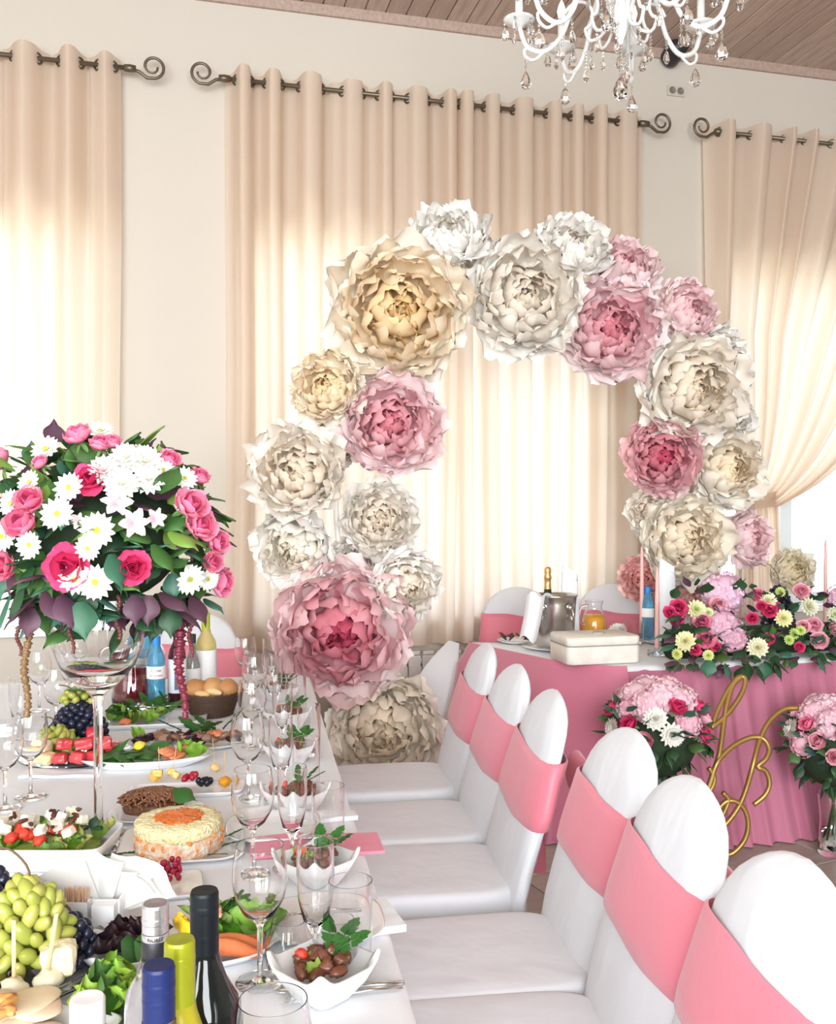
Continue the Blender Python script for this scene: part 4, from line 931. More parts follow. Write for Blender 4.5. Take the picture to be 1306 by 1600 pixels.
# bouquets in glass vases on the floor
def floor_bouquet(px, py, top_px, Rm, label, vlabel, seed, vh=.34):
    b_ = at_z(px, py, 0); b_.z = .001; d_ = depth(b_); rs = random.Random(seed)
    v = empty('glass_vase', b_, label=vlabel, cat='vase'); r = .058
    build('vase_glass', MB().lathe(SUP([(0, 0), (r, 0), (r + .002, .006), (r, .05), (r * .92, vh * .6), (r * 1.1, vh), (r * 1.05, vh), (r * .86, vh * .6), (r * .93, .05), (r * .9, .02), (0, .02)]), 32), GLASS, v)
    build('water', MB().lathe([(0, .0205), (r * .895, .0205), (r * .925, .05), (r * .885, vh * .4), (0, vh * .4)], 28), mat('vase_water', (.80, .88, .80), .02, trans=1, ior=1.33), v)
    top = at_d(px, top_px, d_).z; c = Vector((b_.x, b_.y, top - Rm * .80)); o = empty('flower_arrangement', Vector((b_.x, b_.y, .06)), label=label, cat='bouquet', group='bouquets on the floor before the head table'); o0 = o.location.copy()
    st = MB()
    for k in range(9): a = k * 2.4; st.tube([(.03 * math.cos(a), .03 * math.sin(a), 0), (-.015 * math.cos(a), -.015 * math.sin(a), vh * .9), ((c - o0).x + .05 * math.cos(a + 2), (c - o0).y + .05 * math.sin(a + 2), (c - o0).z)], .004, 5)
    build('stem_bundle', st, mat('stems_green'), o)
    m = MB(); m.ell(c - o0 - Vector((0, 0, .04)), (Rm * .72, Rm * .72, Rm * .7), 18, 12); build('foliage_core', m, mat('dark_foliage'), o)
    k = 0; N = 30
    for k in range(N):
        z = 1 - (k + .5) / N * 1.15; a = k * 2.39996 + seed; q = math.sqrt(max(0, 1 - z * z)); n = Vector((q * math.cos(a), q * math.sin(a), z)); P = c - o0 + n * Rm * .8
        t = rs.random()
        if z > .62: put('hydrangea', HYDR, o, M=TRS(P - n * .03, frame(n), Rm * .34), color=rs.choice([(.90, .66, .72), (.92, .72, .74), (.88, .60, .68)]))
        elif t < .55: rose(o, P, (n + Vector((0, 0, .3))).normalized(), Rm * .20, *rs.choice([(HOT, HOTI), (HOT, HOTI), (PK, PKI), (LPK, LPI)]), .0)
        elif t < .82: daisy(o, P + n * .01, n, Rm * .24, (.93, .92, .86), True)
        else: put('hydrangea', HYDR, o, M=TRS(P - n * .02, frame(n), Rm * .26), color=(.88, .52, .62))
    for k in range(120):
        z = rs.uniform(-1.0, .55); a = rs.uniform(0, 6.28); q = math.sqrt(1 - z * z); n = Vector((q * math.cos(a), q * math.sin(a), z)); P = c - o0 + n * Rm * rs.uniform(.72, .92)
        leaf(o, P, n + Vector((rs.uniform(-.6, .6), rs.uniform(-.6, .6), -.8 if z < -.2 else .2)), rs.uniform(.05, .08), rs.choice([DGR, DGR, GRN, (.05, .12, .10)]) if z < .2 else rs.choice([BGR, GRN, BGR]), rs.uniform(-.8, .8))
floor_bouquet(1028, 1352, 1072, .215, 'pink rose bouquet on the floor left of the gold letters', 'clear glass vase on the floor behind the white chairs', 31, .36)
floor_bouquet(1304, 1336, 1098, .205, 'pink rose bouquet on the floor right of the gold letters', 'clear glass vase on the floor at the right end of the pink skirt', 35, .25)

# ------------------------------------------------------------------ glasses on the long table
LZ = TZ + .0012
def tz(px, py): return at_z(px, py, LZ)
GP = {
 'wine_glass': [(0, 0), (.034, 0), (.036, .0025), (.012, .007), (.0045, .014), (.0038, .04), (.0042, .082), (.009, .092), (.024, .104), (.036, .126), (.0405, .15), (.039, .178), (.035, .204), (.0340, .204), (.0378, .178), (.0392, .15), (.0347, .127), (.0228, .1065), (.007, .096), (0, .095)],
 'champagne_flute': [(0, 0), (.031, 0), (.033, .0025), (.011, .006), (.0045, .012), (.0042, .055), (.008, .066), (.019, .085), (.026, .115), (.0285, .15), (.0275, .20), (.0265, .20), (.0275, .15), (.025, .116), (.018, .088), (.006, .075), (0, .074)],
 'tall_tumbler': [(0, 0), (.031, 0), (.032, .003), (.033, .14), (.0318, .14), (.0308, .012), (0, .012)],
 'shot_glass': [(0, 0), (.018, 0), (.0185, .003), (.0225, .062), (.0215, .062), (.0172, .014), (0, .014)],
 'water_jar': [(0, 0), (.03, 0), (.034, .01), (.036, .04), (.028, .06), (.026, .075), (.0245, .075), (.0265, .059), (.0342, .04), (.032, .012), (0, .008)]}
GM = {k: MB().lathe(SUP(v, .0006) if k in ('tall_tumbler', 'shot_glass') else RSUP(v, .0006), 36).mesh(k, GLASS) for k, v in GP.items()}
def glass(kind, loc, label, group, s=1.0): return tag(put(kind, GM[kind], loc=loc, rot=(0, 0, random.uniform(0, 6)), scale=s), label, 'glass', group)
ORD = ['nearest', 'second', 'third', 'fourth', 'fifth', 'sixth']
WG = 'stemmed wine glasses along the right of the long table'
for (px, py, lab) in [(405, 1540, 'large wine glass between the salmon plate and the near meat salad bowl'), (394, 1372, 'wine glass right of the layered crab salad'), (386, 1253, 'wine glass right of the canape platter with the orange piece'), (393, 1178, 'wine glass in front of the bread basket'), (397, 1122, 'wine glass right of the bread basket'), (383, 1082, 'farthest wine glass of the row, in front of the pink peony')]:
    glass('wine_glass', tz(px, py), lab, WG)
p = at_d(425, 1570, .965); glass('wine_glass', Vector((p.x, p.y, LZ)), 'wine glass cut by the bottom frame edge right of the dark wine bottle', WG)
FG = 'champagne flutes along the right of the long table'
for (px, py, lab) in [(492, 1526, 'champagne flute behind the near meat salad bowl'), (456, 1362, 'champagne flute beside the pink napkin'), (438, 1253, 'champagne flute in front of the third salad bowl'), (441, 1180, 'champagne flute in front of the fourth salad bowl'), (428, 1122, 'champagne flute near the far end of the table'), (422, 1082, 'farthest champagne flute, against the big pink peony')]:
    glass('champagne_flute', tz(px, py), lab, FG)
TG = 'straight tumblers along the table edge'
for (px, py, lab) in [(547, 1524, 'tall straight tumbler at the table edge beyond the near salad bowl'), (512, 1338, 'tall straight tumbler standing on the pink napkin'), (478, 1246, 'third straight tumbler from the front along the table edge'), (482, 1180, 'fourth straight tumbler from the front along the table edge'), (462, 1124, 'fifth straight tumbler from the front along the table edge'), (450, 1085, 'farthest straight tumbler of the row')]:
    glass('tall_tumbler', tz(px, py), lab, TG)
p = at_d(528, 1572, .985); glass('tall_tumbler', Vector((p.x, p.y, LZ)), 'tumbler cut by the bottom frame edge in front of the near salad bowl', TG, 1.05)
glass('shot_glass', tz(530, 1500), 'small shot glass beside the tall tumbler near the front', None)
glass('shot_glass', tz(478, 1330), 'small shot glass behind the second salad bowl', None, .9)
glass('water_jar', tz(450, 1518), 'squat clear glass between the near wine glass and champagne flute', None)
LG = 'glasses at the left side of the long table'
glass('wine_glass', tz(46, 1248), 'wine glass at the left in front of the fruit platter', LG)
glass('wine_glass', tz(6, 1266), 'wine glass at the left frame edge behind the mozzarella salad', LG)
glass('wine_glass', tz(86, 1150), 'wine glass behind the far green grapes', LG)
glass('champagne_flute', tz(28, 1165), 'champagne flute at the left below the hanging amaranth', LG)
glass('tall_tumbler', tz(10, 1150), 'tumbler at the left frame edge near the window sill', LG, 1.1)
glass('wine_glass', tz(60, 1112), 'wine glass at the far left end of the table below the window', LG)
glass('wine_glass', tz(112, 1108), 'wine glass right beside the vase stem at the far end', LG)

# ------------------------------------------------------------------ plates and bowls
def sq_loop(h, z, e, lift=0, n=48):
    out = []
    for i in range(n):
        a = 2 * PI * i / n + .0001; c, s = math.cos(a), math.sin(a); x_ = math.copysign(abs(c) ** (2 / e), c) * h[0]; y_ = math.copysign(abs(s) ** (2 / e), s) * h[1]
        out.append(Vector((x_, y_, z + lift * abs(math.sin(2 * a)) ** 3)))
    return out
def dish_mesh(name, hx, hy, H, e=6, lift=0.0, base=.72, th=.004, m=PORC, flat=False):
    mb = MB(); b0 = base
    prof = [(b0 * .98, 0, 0), (b0, .002, 0), (lerp(b0, 1, .6), H * .5, .4), (1, H, 1), (1 - th / hx, H + .0005, 1), (lerp(b0, 1, .6) - th / hx, H * .5 + th, .4), (b0 - th / hx, .002 + th, 0), (b0 * .5, .002 + th, 0), (.05, .002 + th, 0)]
    mb.loft([sq_loop((hx * s, hy * s), z, e, lift * l) for s, z, l in prof], True, True, True); return mb.mesh(name, m)
def plate(name, px, py, hx, hy, H, rz, label, e=6, lift=0, base=.72, cat='plate', group=None, m=PORC):
    o = put(name, dish_mesh(name, hx, hy, H, e, lift, base, m=m), loc=tz(px, py), rot=(0, 0, rz)); return tag(o, label, cat, group)
# food pieces
def blob_mesh(name, seed, amp=.25, m=FOOD, nu=12, nv=8):
    mb = MB(); mb.ell((0, 0, 0), 1, nu, nv); mb.v = [tuple(Vector(v) * (1 + amp * nz(v[0] * 1.7 + seed, v[1] * 1.7, v[2] * 1.7))) for v in mb.v]; return mb.mesh(name, m)
BLOB = [blob_mesh('chunk', s, .45) for s in (1, 5, 9)]; MEAT = [blob_mesh('meat_piece', s + 20, .5, FOODM) for s in (1, 5, 9)]
def cube_mesh(name, m, seed=0, amp=.16):
    mb = MB(); mb.ell((0, 0, 0), 1, 16, 10)
    def sq(v):
        v = Vector(v); k = (abs(v.x) ** 7 + abs(v.y) ** 7 + abs(v.z) ** 7) ** (1 / 7); v = v / max(k, 1e-6); return v * (1 + amp * nz(v.x * 1.1 + seed, v.y * 1.1, v.z * 1.1) + .05 * nz(v.x * 4 + seed, v.y * 4, v.z * 4))
    mb.v = [tuple(sq(v)) for v in mb.v]; return mb.mesh(name, m, False)
CUBES = [cube_mesh('cube', FOODM, s) for s in (2, 11, 23, 31)]; CUBE = CUBES[0]
lt = []
for q in range(3):
    mb = MB(); petal_grid(mb, 1.0, .62, 64, 10 - 20 * q, .2, .20, 500 + q, 14, 11, jag=.06); lt.append(mb.mesh('lettuce_leaf', LEAF))
py_ = MB()
for (bx0, an) in [(0, 0), (.35, .7), (.35, -.7), (.7, .5), (.7, -.5), (.95, 0)]:
    for k in (-1, 0, 1):
        c_, s_ = math.cos(an + k * .45), math.sin(an + k * .45); L_ = .42 if k == 0 else .32
        py_.add([(bx0, 0, .02), (bx0 + L_ * .6 * c_ - .13 * s_, L_ * .6 * s_ + .13 * c_, .07), (bx0 + L_ * c_, L_ * s_, .02), (bx0 + L_ * .6 * c_ + .13 * s_, L_ * .6 * s_ - .13 * c_, .07)], [(0, 3, 2, 1)])
py_.tube([(0, 0, 0), (.5, 0, .05), (1, 0, .03)], .018, 5); PARS = py_.mesh('parsley_sprig', LEAF)
def lettuce(parent, loc, L, col=BRT, yaw=None, tilt=0): return put('lettuce_leaf', random.choice(lt), parent, M=Matrix.Translation(loc) @ Matrix.Rotation(random.uniform(0, 6.28) if yaw is None else yaw, 4, 'Z') @ Matrix.Rotation(tilt, 4, 'Y') @ Matrix.Scale(L, 4), color=jit(col, .15))
def parsley(parent, loc, L, yaw, up=.4, col=(.045, .16, .03)): return put('parsley_sprig', PARS, parent, M=Matrix.Translation(loc) @ Matrix.Rotation(yaw, 4, 'Z') @ Matrix.Rotation(-up, 4, 'Y') @ Matrix.Rotation(random.uniform(-.5, .5), 4, 'X') @ Matrix.Scale(L, 4), color=jit(col, .2))
def piece(name, me, parent, loc, s, col, rz=None): return put(name, me, parent, loc, (random.uniform(-.5, .5), random.uniform(-.5, .5), random.uniform(0, 6)) if rz is None else (0, 0, rz), s, jit(col, .12))
BAS = (.05, .16, .035); TOM = (.72, .06, .03); SAL = (.86, .27, .13); MEA = (.16, .055, .03)
STICK = MB().tube([(0, 0, 0), (0, 0, 1)], .02, 6).mesh('stick', WOODST)
def uni(a, b): return random.uniform(a, b)

# meat salads in square white bowls along the right
BW = dish_mesh('salad_bowl', .066, .066, .05, 5, .016, .5)
for (px, py, lab) in [(505, 1560, 'nearest square white bowl of meat salad with parsley'), (494, 1382, 'second square white bowl of meat salad, behind the champagne flute'), (462, 1268, 'third square white bowl of meat salad along the table edge'), (452, 1192, 'fourth square white bowl of meat salad along the table edge'), (448, 1136, 'fifth square white bowl of meat salad along the table edge'), (436, 1095, 'farthest square white bowl of meat salad')]:
    b_ = tz(px, py); o = tag(put('salad_bowl', BW, loc=b_, rot=(0, 0, -TA + R_(38))), lab.replace(' of meat salad', ''), 'bowl', 'square salad bowls')
    f = empty('meat_salad', b_ + Vector((0, 0, .008)), label='brown meat salad with greens in the ' + lab.split(' ')[0] + ' square bowl of the row', cat='salad', group='meat salads')
    for k in range(13): a, r = k * 2.4, .042 * math.sqrt(k / 13); piece('meat_piece', MEAT[k % 3], f, (r * math.cos(a), r * math.sin(a), .034 + .012 * (1 - r / .042) + uni(0, .008)), (.014, .010, .009), MEA)
    for k in range(3): lettuce(f, (uni(-.03, .03), uni(-.03, .03), .024), .035, (.25, .40, .06))
    for k in range(3): parsley(f, (.012, .012, .046), .05, k * .9 - .3, .5)
    piece('tomato', BLOB[0], f, (-.03, .012, .05), (.009, .009, .007), TOM)
# plates and napkins at the place settings
for (px, py, lab) in [(505, 1450, 'flat white plate beyond the nearest tumbler'), (425, 1300, 'white plate under the second wine glass and napkin')]:
    plate('dinner_plate', px, py, .10, .10, .014, -TA, lab, 3, 0, .7)
PNAP = mat('pink_napkin_cloth', (.78, .22, .32), .7, sheen=.2)
def napkin(px, py, w_, d_, m, label, rz=0, hang=0.0, h=.006):
    b_ = tz(px, py); mb = MB()
    def f(a, b, z): 
        x_ = (a - .5) * w_; y_ = (b - .5) * d_; zz = z + .003 * nz(a * 3, b * 4, z) + .004 * math.sin(a * 5) * b * (1 if z > 0 else 0)
        return Vector((x_, y_, max(zz, 0)))
    mb.grid(lambda a, b: f(a, b, h), 14, 10); mb.grid(lambda a, b: f(a, b, 0), 2, 2)
    for (s, q) in ((0, 0), (0, 1), (1, 0), (1, 1)):
        if s == 0: mb.grid(lambda a, b: lerp(f(a, q, 0), f(a, q, h), b), 14, 1)
        else: mb.grid(lambda a, b: lerp(f(q, a, 0), f(q, a, h), b), 10, 1)
    return tag(build('napkin', mb, m, loc=b_, rot=(0, 0, -TA + rz)), label, 'napkin')
napkin(492, 1325, .27, .12, PNAP, 'folded pink napkin under the second place setting')
napkin(560, 1443, .13, .12, CLOTH, 'white folded napkin beside the tall tumbler near the front', .15, h=.012)
napkin(500, 1282, .16, .05, CLOTH, 'white napkin with a pink stripe beyond the pink napkin', .1, h=.01)
napkin(92, 1212, .19, .06, CLOTH, 'white napkin in front of the far fruit platter', -.1, h=.008)
napkin(300, 1232, .02, .02, CLOTH, 'scrap of white paper on the canape platter corner', .1) if False else None
# cutlery
FK = MB(); FK.tube([(0, 0, .004), (.05, 0, .007), (.10, 0, .004), (.13, 0, .004)], [.0045, .0035, .0025, .004], 8, .45)
for y_ in (-.006, -.002, .002, .006): FK.tube([(.128, y_ * .5, .004), (.14, y_, .005), (.175, y_, .006)], [.002, .0015, .0008], 6, .6)
FORK = FK.mesh('fork', SILVER)
KN = MB(); KN.tube([(0, 0, .004), (.04, 0, .005), (.09, 0, .004)], [.0055, .005, .004], 8, .5); KN.tube([(.09, 0, .004), (.13, .001, .004), (.175, .003, .004), (.19, .003, .004)], [.006, .009, .008, .001], 8, .12); KNIFE = KN.mesh('knife', SILVER)
SP = MB(); SP.tube([(0, 0, .004), (.06, 0, .012), (.12, 0, .008)], [.005, .003, .003], 8, .5); SP.ell((.145, 0, .009), (.028, .018, .006), 16, 8); SPOON = SP.mesh('serving_spoon', SILVER)
for (px, py, me, nm, lab) in [(628, 1552, FORK, 'fork', 'steel fork pointing left at the table edge by the near salad bowl'), (632, 1545, KNIFE, 'knife', 'steel knife beside the fork at the near table edge'), (567, 1440, SPOON, 'serving_spoon', 'steel spoon handle behind the tall tumbler'), (520, 1318, KNIFE, 'knife', 'steel knife lying on the pink napkin'), (505, 1228, FORK, 'fork', 'steel fork at the third place setting')]:
    b_ = tz(px, py); b_.z += .0075 if '1318' in str(py) else .0015
    if (px, py) == (567, 1440): b_.z += .012
    tag(put(nm, me, loc=b_, rot=(0, 0, PI - TA + uni(-.1, .1))), lab, 'cutlery')

# layered crab salad on a square plate
plate('square_plate', 282, 1328, .125, .105, .012, -TA, 'square white plate under the layered crab salad', 8, .004, .8)
b_ = tz(278, 1331); b_.z += .0065; o = empty('crab_salad', b_, label='round layered crab salad topped with grated egg and red caviar', cat='salad')
def cake(z0, z1, r0, amp, seed, n=56):
    mb = MB(); rings = []
    for (k, z) in [(.3, z0), (.97, z0), (1, lerp(z0, z1, .25)), (1, lerp(z0, z1, .5)), (1, lerp(z0, z1, .75)), (.97, z1), (.8, z1 + .002), (.5, z1 + .003), (.2, z1 + .003), (.02, z1 + .003)]:
        rings.append([Vector((r0 * k * math.cos(a) * (1 + amp * nz(math.cos(a) * 9, math.sin(a) * 9, z * 220 + seed)), r0 * k * math.sin(a) * (1 + amp * nz(math.cos(a) * 9 + 5, math.sin(a) * 9, z * 220 + seed)), z + (.0035 * nz(math.cos(a) * 14 * k, math.sin(a) * 14 * k, seed) if k < 1 and z > z0 else 0))) for a in [2 * PI * i / n for i in range(n)]])
    mb.loft(rings, True, True, True); return mb
build('crab_layer', cake(0, .036, .088, .05, 1), mat('crab_mix', (.84, .76, .62), .6, col2=(.80, .42, .24), noise_scale=75, bump=.8, bump_scale=120), o)
build('egg_layer', cake(.034, .060, .087, .07, 7), mat('grated_egg', (.90, .78, .40), .7, col2=(.92, .84, .55), noise_scale=90, bump=.9, bump_scale=140), o)
build('caviar', cake(.060, .065, .048, .3, 3), mat('red_caviar', (.85, .20, .03), .2, bump=.8, bump_scale=220), o)
for k in range(16):
    a = uni(3.4, 6.2); piece('carrot_bit', CUBE, o, (.087 * math.cos(a), .087 * math.sin(a), uni(.008, .042)), (.004, .003, .004), (.85, .30, .08))
for (a, L_) in [(-.3, .05), (-2.9, .055), (.2, .04), (-2.4, .04), (-.9, .035)]: parsley(o, (.088 * math.cos(a), .088 * math.sin(a), .004), L_, a + .3, .15)
# shredded brown salad
plate('round_plate', 245, 1276, .105, .075, .012, -TA, 'white plate under the shredded brown salad', 3, 0, .7)
b_ = tz(238, 1272); b_.z += .008; o = empty('shredded_salad', b_, label='heap of brown shredded salad with a basil leaf behind the crab salad', cat='salad')
mb = MB(); mb.ell((0, 0, .008), (.068, .040, .026), 18, 10); build('salad_mound', mb, mat('brown_shreds', (.13, .05, .022), .5, bump=.8, bump_scale=60), o)
mb = MB()
for k in range(230):
    a = uni(0, 6.28); r = math.sqrt(uni(0, 1)); c = Vector((.072 * r * math.cos(a), .043 * r * math.sin(a), .012 + .032 * math.sqrt(1 - r * r * .95))); q = uni(0, 6.28); s = uni(.010, .02)
    mb.tube(bez([c + Vector((s * math.cos(q), s * math.sin(q), 0)), c + Vector((0, 0, .006)), c + Vector((-s * math.cos(q + .6), -s * math.sin(q + .6), -.002))], 3), .0026, 5)
tag(build('shreds', mb, mat('brown_shreds2', (.24, .10, .05), .35, noise_amt=.6, noise_scale=50), o), kind='stuff')
leaf(o, (.04, -.01, .045), RT * .9 - FW * .2 + Vector((0, 0, -.15)), .07, BAS, .3, 2)
# canape platter
plate('canape_platter', 290, 1240, .135, .05, .012, -TA - .05, 'long white platter of fruit and cheese canapes', 8, 0, .85)
cg = 'canapes on the long white platter'
for (px, py, col, lab, sz, nb) in [(248, 1228, (.85, .52, .12), 'golden cheese canape at the left end of the platter', .012, 3), (268, 1225, (.86, .56, .16), 'golden cheese canape beside the berries', .011, 2), (350, 1235, (.95, .38, .02), 'orange fruit canape at the right end of the platter', .015, 1), (335, 1212, (.92, .62, .25), 'pale peach canape at the back of the platter', .013, 1)]:
    b_ = tz(px, py); b_.z += .008; o = empty('canape', b_, label=lab, cat='canape', group=cg)
    for k in range(nb): piece('cheese_piece', CUBE if nb > 1 else BLOB[1], o, (uni(-.012, .012) * (nb > 1), uni(-.012, .012) * (nb > 1), .012 + .006 * k), (sz, sz, sz * .8), col)
    put('stick', STICK, o, (0, 0, .012), (uni(-.1, .1), uni(-.15, .15), 0), (.04, .04, .075))
for (px, py, c_, n_, lab) in [(296, 1228, (.45, .015, .04), 7, 'small cluster of red berries on the canape platter'), (318, 1236, (.012, .012, .025), 14, 'small cluster of black berries on the canape platter')]:
    b_ = tz(px, py); b_.z += .008; o = empty('berry_cluster', b_, label=lab, cat='berries')
    for k in range(n_): put('berry', GRAPE, o, (uni(-.016, .016), uni(-.012, .012), .008 + .010 * (k / n_) + uni(0, .004)), None, .8, jit(c_))
# basil and salmon on the oval plate
plate('oval_plate', 228, 1196, .175, .075, .026, -TA, 'oval white plate with basil leaves and red fish', 2.6, .004, .7)
b_ = tz(228, 1196); b_.z += .007; o = empty('fish_appetizer', b_, label='basil leaves, lemon and red fish on the oval plate', cat='appetizer')
for k in range(16): leaf(o, RT * uni(-.11, .02) - FW * uni(-.02, .035) + Vector((0, 0, .018 + uni(0, .014))), RT * uni(-1, 1) - FW * uni(-.4, .9) + Vector((0, 0, uni(0, .25))), .075, BAS, uni(-.4, .4), 2)
for k in range(9): piece('fish_slice', BLOB[k % 3], o, RT * uni(.03, .10) - FW * uni(-.03, .03) + Vector((0, 0, .018 + uni(0, .012))), (.026, .014, .008), SAL)
piece('lemon_slice', BLOB[1], o, RT * -.02 + Vector((0, 0, .045)), (.018, .014, .010), (.9, .65, .06))
for k in range(6): piece('purple_lettuce', BLOB[k % 3], o, RT * uni(-.15, -.11) + FW * uni(-.03, .03) + Vector((0, 0, .022)), (.018, .018, .015), (.04, .012, .03))
for k in range(4): lettuce(o, RT * uni(.10, .13) + FW * uni(-.03, .03) + Vector((0, 0, .012)), .05, BRT)
# far square plate of green salad
plate('square_plate', 228, 1131, .19, .10, .018, -TA, 'square white plate of green salad below the berry drink jug', 8, .006, .8)
b_ = tz(222, 1132); b_.z += .007; o = empty('green_salad', b_, label='green leaf salad with parsley on the far square plate', cat='salad')
for k in range(16): lettuce(o, RT * uni(-.14, .06) + FW * uni(-.05, .06) + Vector((0, 0, .004)), uni(.04, .06), random.choice([BRT, LGR, (.30, .45, .08)]))
for k in range(16): parsley(o, RT * uni(-.06, .08) + FW * uni(-.01, .06) + Vector((0, 0, .022)), .06, uni(0, 6.28), uni(.2, .9))
for k in range(4): piece('fish_slice', BLOB[k % 3], o, RT * uni(-.05, -.02) - FW * .06 + Vector((0, 0, .014)), (.014, .012, .009), SAL)
bx = tz(305, 1118); bx.z += .022; tag(put('serving_spoon', SPOON, loc=bx, rot=(0, -.12, PI * 1.15), scale=1.1), 'white handled spoon resting on the far green salad plate', 'cutlery')
# meat platter
plate('oval_plate', 292, 1170, .16, .062, .014, -TA, 'oval white platter of sliced meats before the bread basket', 2.6, 0, .72)
b_ = tz(292, 1168); b_.z += .007; o = empty('meat_selection', b_, label='sliced brown meats with parsley on the far oval platter', cat='appetizer')
for k in range(26): piece('meat_slice', MEAT[k % 3], o, RT * uni(-.13, .13) + FW * uni(-.035, .035) + Vector((0, 0, .014 + uni(0, .016))), (.026, .016, .010), random.choice([(.30, .15, .10), (.12, .045, .035), (.42, .27, .19), (.035, .012, .018)]))
for k in range(9): parsley(o, RT * uni(-.05, .10) + FW * uni(0, .04) + Vector((0, 0, .034)), .065, uni(0, 6.28), uni(.2, .8))
for k in range(3): piece('tomato_slice', BLOB[k], o, RT * uni(.06, .11) + Vector((0, 0, .034)), (.022, .012, .006), (.85, .30, .15))
lettuce(o, RT * -.13 + Vector((0, 0, .01)), .05, BRT)
# far fruit platter
b_ = tz(118, 1186); tag(build('fruit_platter', MB().lathe(SUP([(0, 0), (.10, 0), (.15, .012), (.152, .015), (.149, .015), (.10, .004), (0, .004)]), 40), GLASS, loc=b_), 'glass platter under the far fruit behind the vase', 'platter'); b_.z += .016
grapes(b_ + RT * -.005 + FW * .03, (.088, .07, .14), 130, GB, 'black grapes heaped on the far fruit platter', seed=2, size=1.05)
grapes(b_ + RT * -.03 - FW * .055, (.058, .04, .085), 42, GG, 'green grapes in front of the black ones on the far fruit platter', True, 3)
grapes(b_ + RT * -.01 + FW * .05 + Vector((0, 0, .125)), (.055, .035, .045), 22, GG, 'small green grapes on top of the far black grapes', False, 4, stem=False)
for k in range(5): lf = leaf(None, b_ + RT * uni(-.03, .03) + FW * .03 + Vector((0, 0, .168)), RT * uni(-1, 1) - FW * .4 + Vector((0, 0, .2)), .045, (.06, .16, .03), 0, 2); tag(lf, 'green leaf on top of the far heap of grapes', 'leaf', 'leaves on the far grapes')
WM = (.66, .07, .075)
for k, (dx, dy, dz, c_) in enumerate([(.00, -.115, 0, WM), (.045, -.11, 0, WM), (.085, -.10, 0, WM), (.10, -.06, 0, WM), (.005, -.105, .034, WM), (.055, -.10, .034, WM), (.10, -.085, .03, WM), (.12, -.03, .0, WM), (-.04, -.115, 0, (.85, .66, .38)), (-.078, -.105, 0, (.86, .68, .40)), (-.055, -.10, .03, (.88, .78, .55)), (.075, -.07, .055, (.62, .03, .06))]):
    wm = c_ == WM or k == 11
    tag(put('melon_cube', random.choice(CUBES), loc=b_ + RT * dx + FW * dy + Vector((0, 0, .016 + dz)), rot=(uni(-.15, .15), uni(-.15, .15), uni(-.6, .6) - YAW), scale=(uni(.017, .024), .017, uni(.013, .017)), color=jit(c_, .12)), 'red watermelon cube on the far fruit platter' if wm else 'pale yellow melon cube on the far fruit platter', 'fruit', 'watermelon cubes on the far fruit platter' if wm else 'melon cubes on the far fruit platter')
# mozzarella salad in a long deep dish
b_ = tz(62, 1342); o = put('salad_dish', dish_mesh('salad_dish', .145, .085, .045, 9, 0, .9), loc=b_, rot=(0, 0, -YAW)); tag(o, 'deep rectangular white dish of mozzarella salad at the left', 'dish')
f = empty('mozzarella_salad', b_ + Vector((0, 0, .012)), label='mozzarella, tomato and lettuce salad with dark dressing in the rectangular dish', cat='salad')
mb = MB(); mb.ell((0, 0, .012), (.122, .068, .018), 20, 8); mb.v = [tuple((RT * v[0] + FW * v[1] + Vector((0, 0, v[2])))) for v in mb.v]; build('salad_mound', mb, mat('salad_base', (.20, .28, .05), .6, bump=.7), f)
for k in range(44): lettuce(f, RT * uni(-.12, .12) + FW * uni(-.075, .06) + Vector((0, 0, .018)), uni(.03, .048), random.choice([BRT, LGR, (.42, .45, .12)]))
for k in range(30): piece('cheese_cube', CUBES[k % 4], f, RT * uni(-.09, .09) + FW * uni(-.06, .05) + Vector((0, 0, .048 + uni(0, .022))), (.011, .010, .009), (.86, .80, .66))
for k in range(7): piece('tomato', BLOB[k % 3], f, RT * uni(-.05, .07) + FW * uni(-.075, .0) + Vector((0, 0, .046 + uni(0, .008))), (.016, .012, .010), TOM)
for k in range(14): piece('dressing_drizzle', BLOB[k % 3], f, RT * uni(-.08, .08) + FW * uni(-.06, .04) + Vector((0, 0, .062 + uni(0, .014))), (.010, .004, .004), (.10, .03, .015))
for k in range(6): leaf(f, RT * uni(.08, .12) + FW * uni(-.05, .03) + Vector((0, 0, .04)), (uni(-1, 1), uni(-1, 1), .3), .03, DGR)
p = tz(150, 1322); p.z += .045; tag(put('serving_spoon', SPOON, loc=p, rot=(0, .15, PI * .9)), 'steel serving spoon at the right end of the mozzarella salad', 'cutlery')
# napkin holder with fan of napkins and toothpicks
b_ = tz(150, 1460); o = empty('napkin_holder', b_, -YAW, 'white porcelain napkin holder with a toothpick cup', 'napkin holder')
mb = MB()
mb.box((0, -.018, .032), (.086, .004, .060)); mb.box((0, .03, .032), (.086, .004, .060)); mb.box((-.041, .006, .032), (.004, .044, .060)); mb.box((.041, .006, .032), (.004, .044, .060)); mb.box((0, .006, .003), (.086, .05, .006)); build('body', mb, PORC, o, False)
mb = MB()
for (x_, y_, w_, d_) in ((-.022, -.040, .040, .003), (-.022, -.0205, .040, .003), (-.0405, -.030, .003, .022), (-.0035, -.030, .003, .022)): mb.box((x_, y_, .034), (w_, d_, .064))
build('toothpick_cup', mb, PORC, o, False); build('side_cup', MB().box((.022, -.030, .032), (.036, .022, .058)), PORC, o, False)
tp = MB().tube([(0, 0, 0), (0, 0, .062), (0, 0, .066)], [.0011, .0011, .0002], 5).mesh('toothpick', mat('toothpick_wood', (.62, .40, .26), .7))
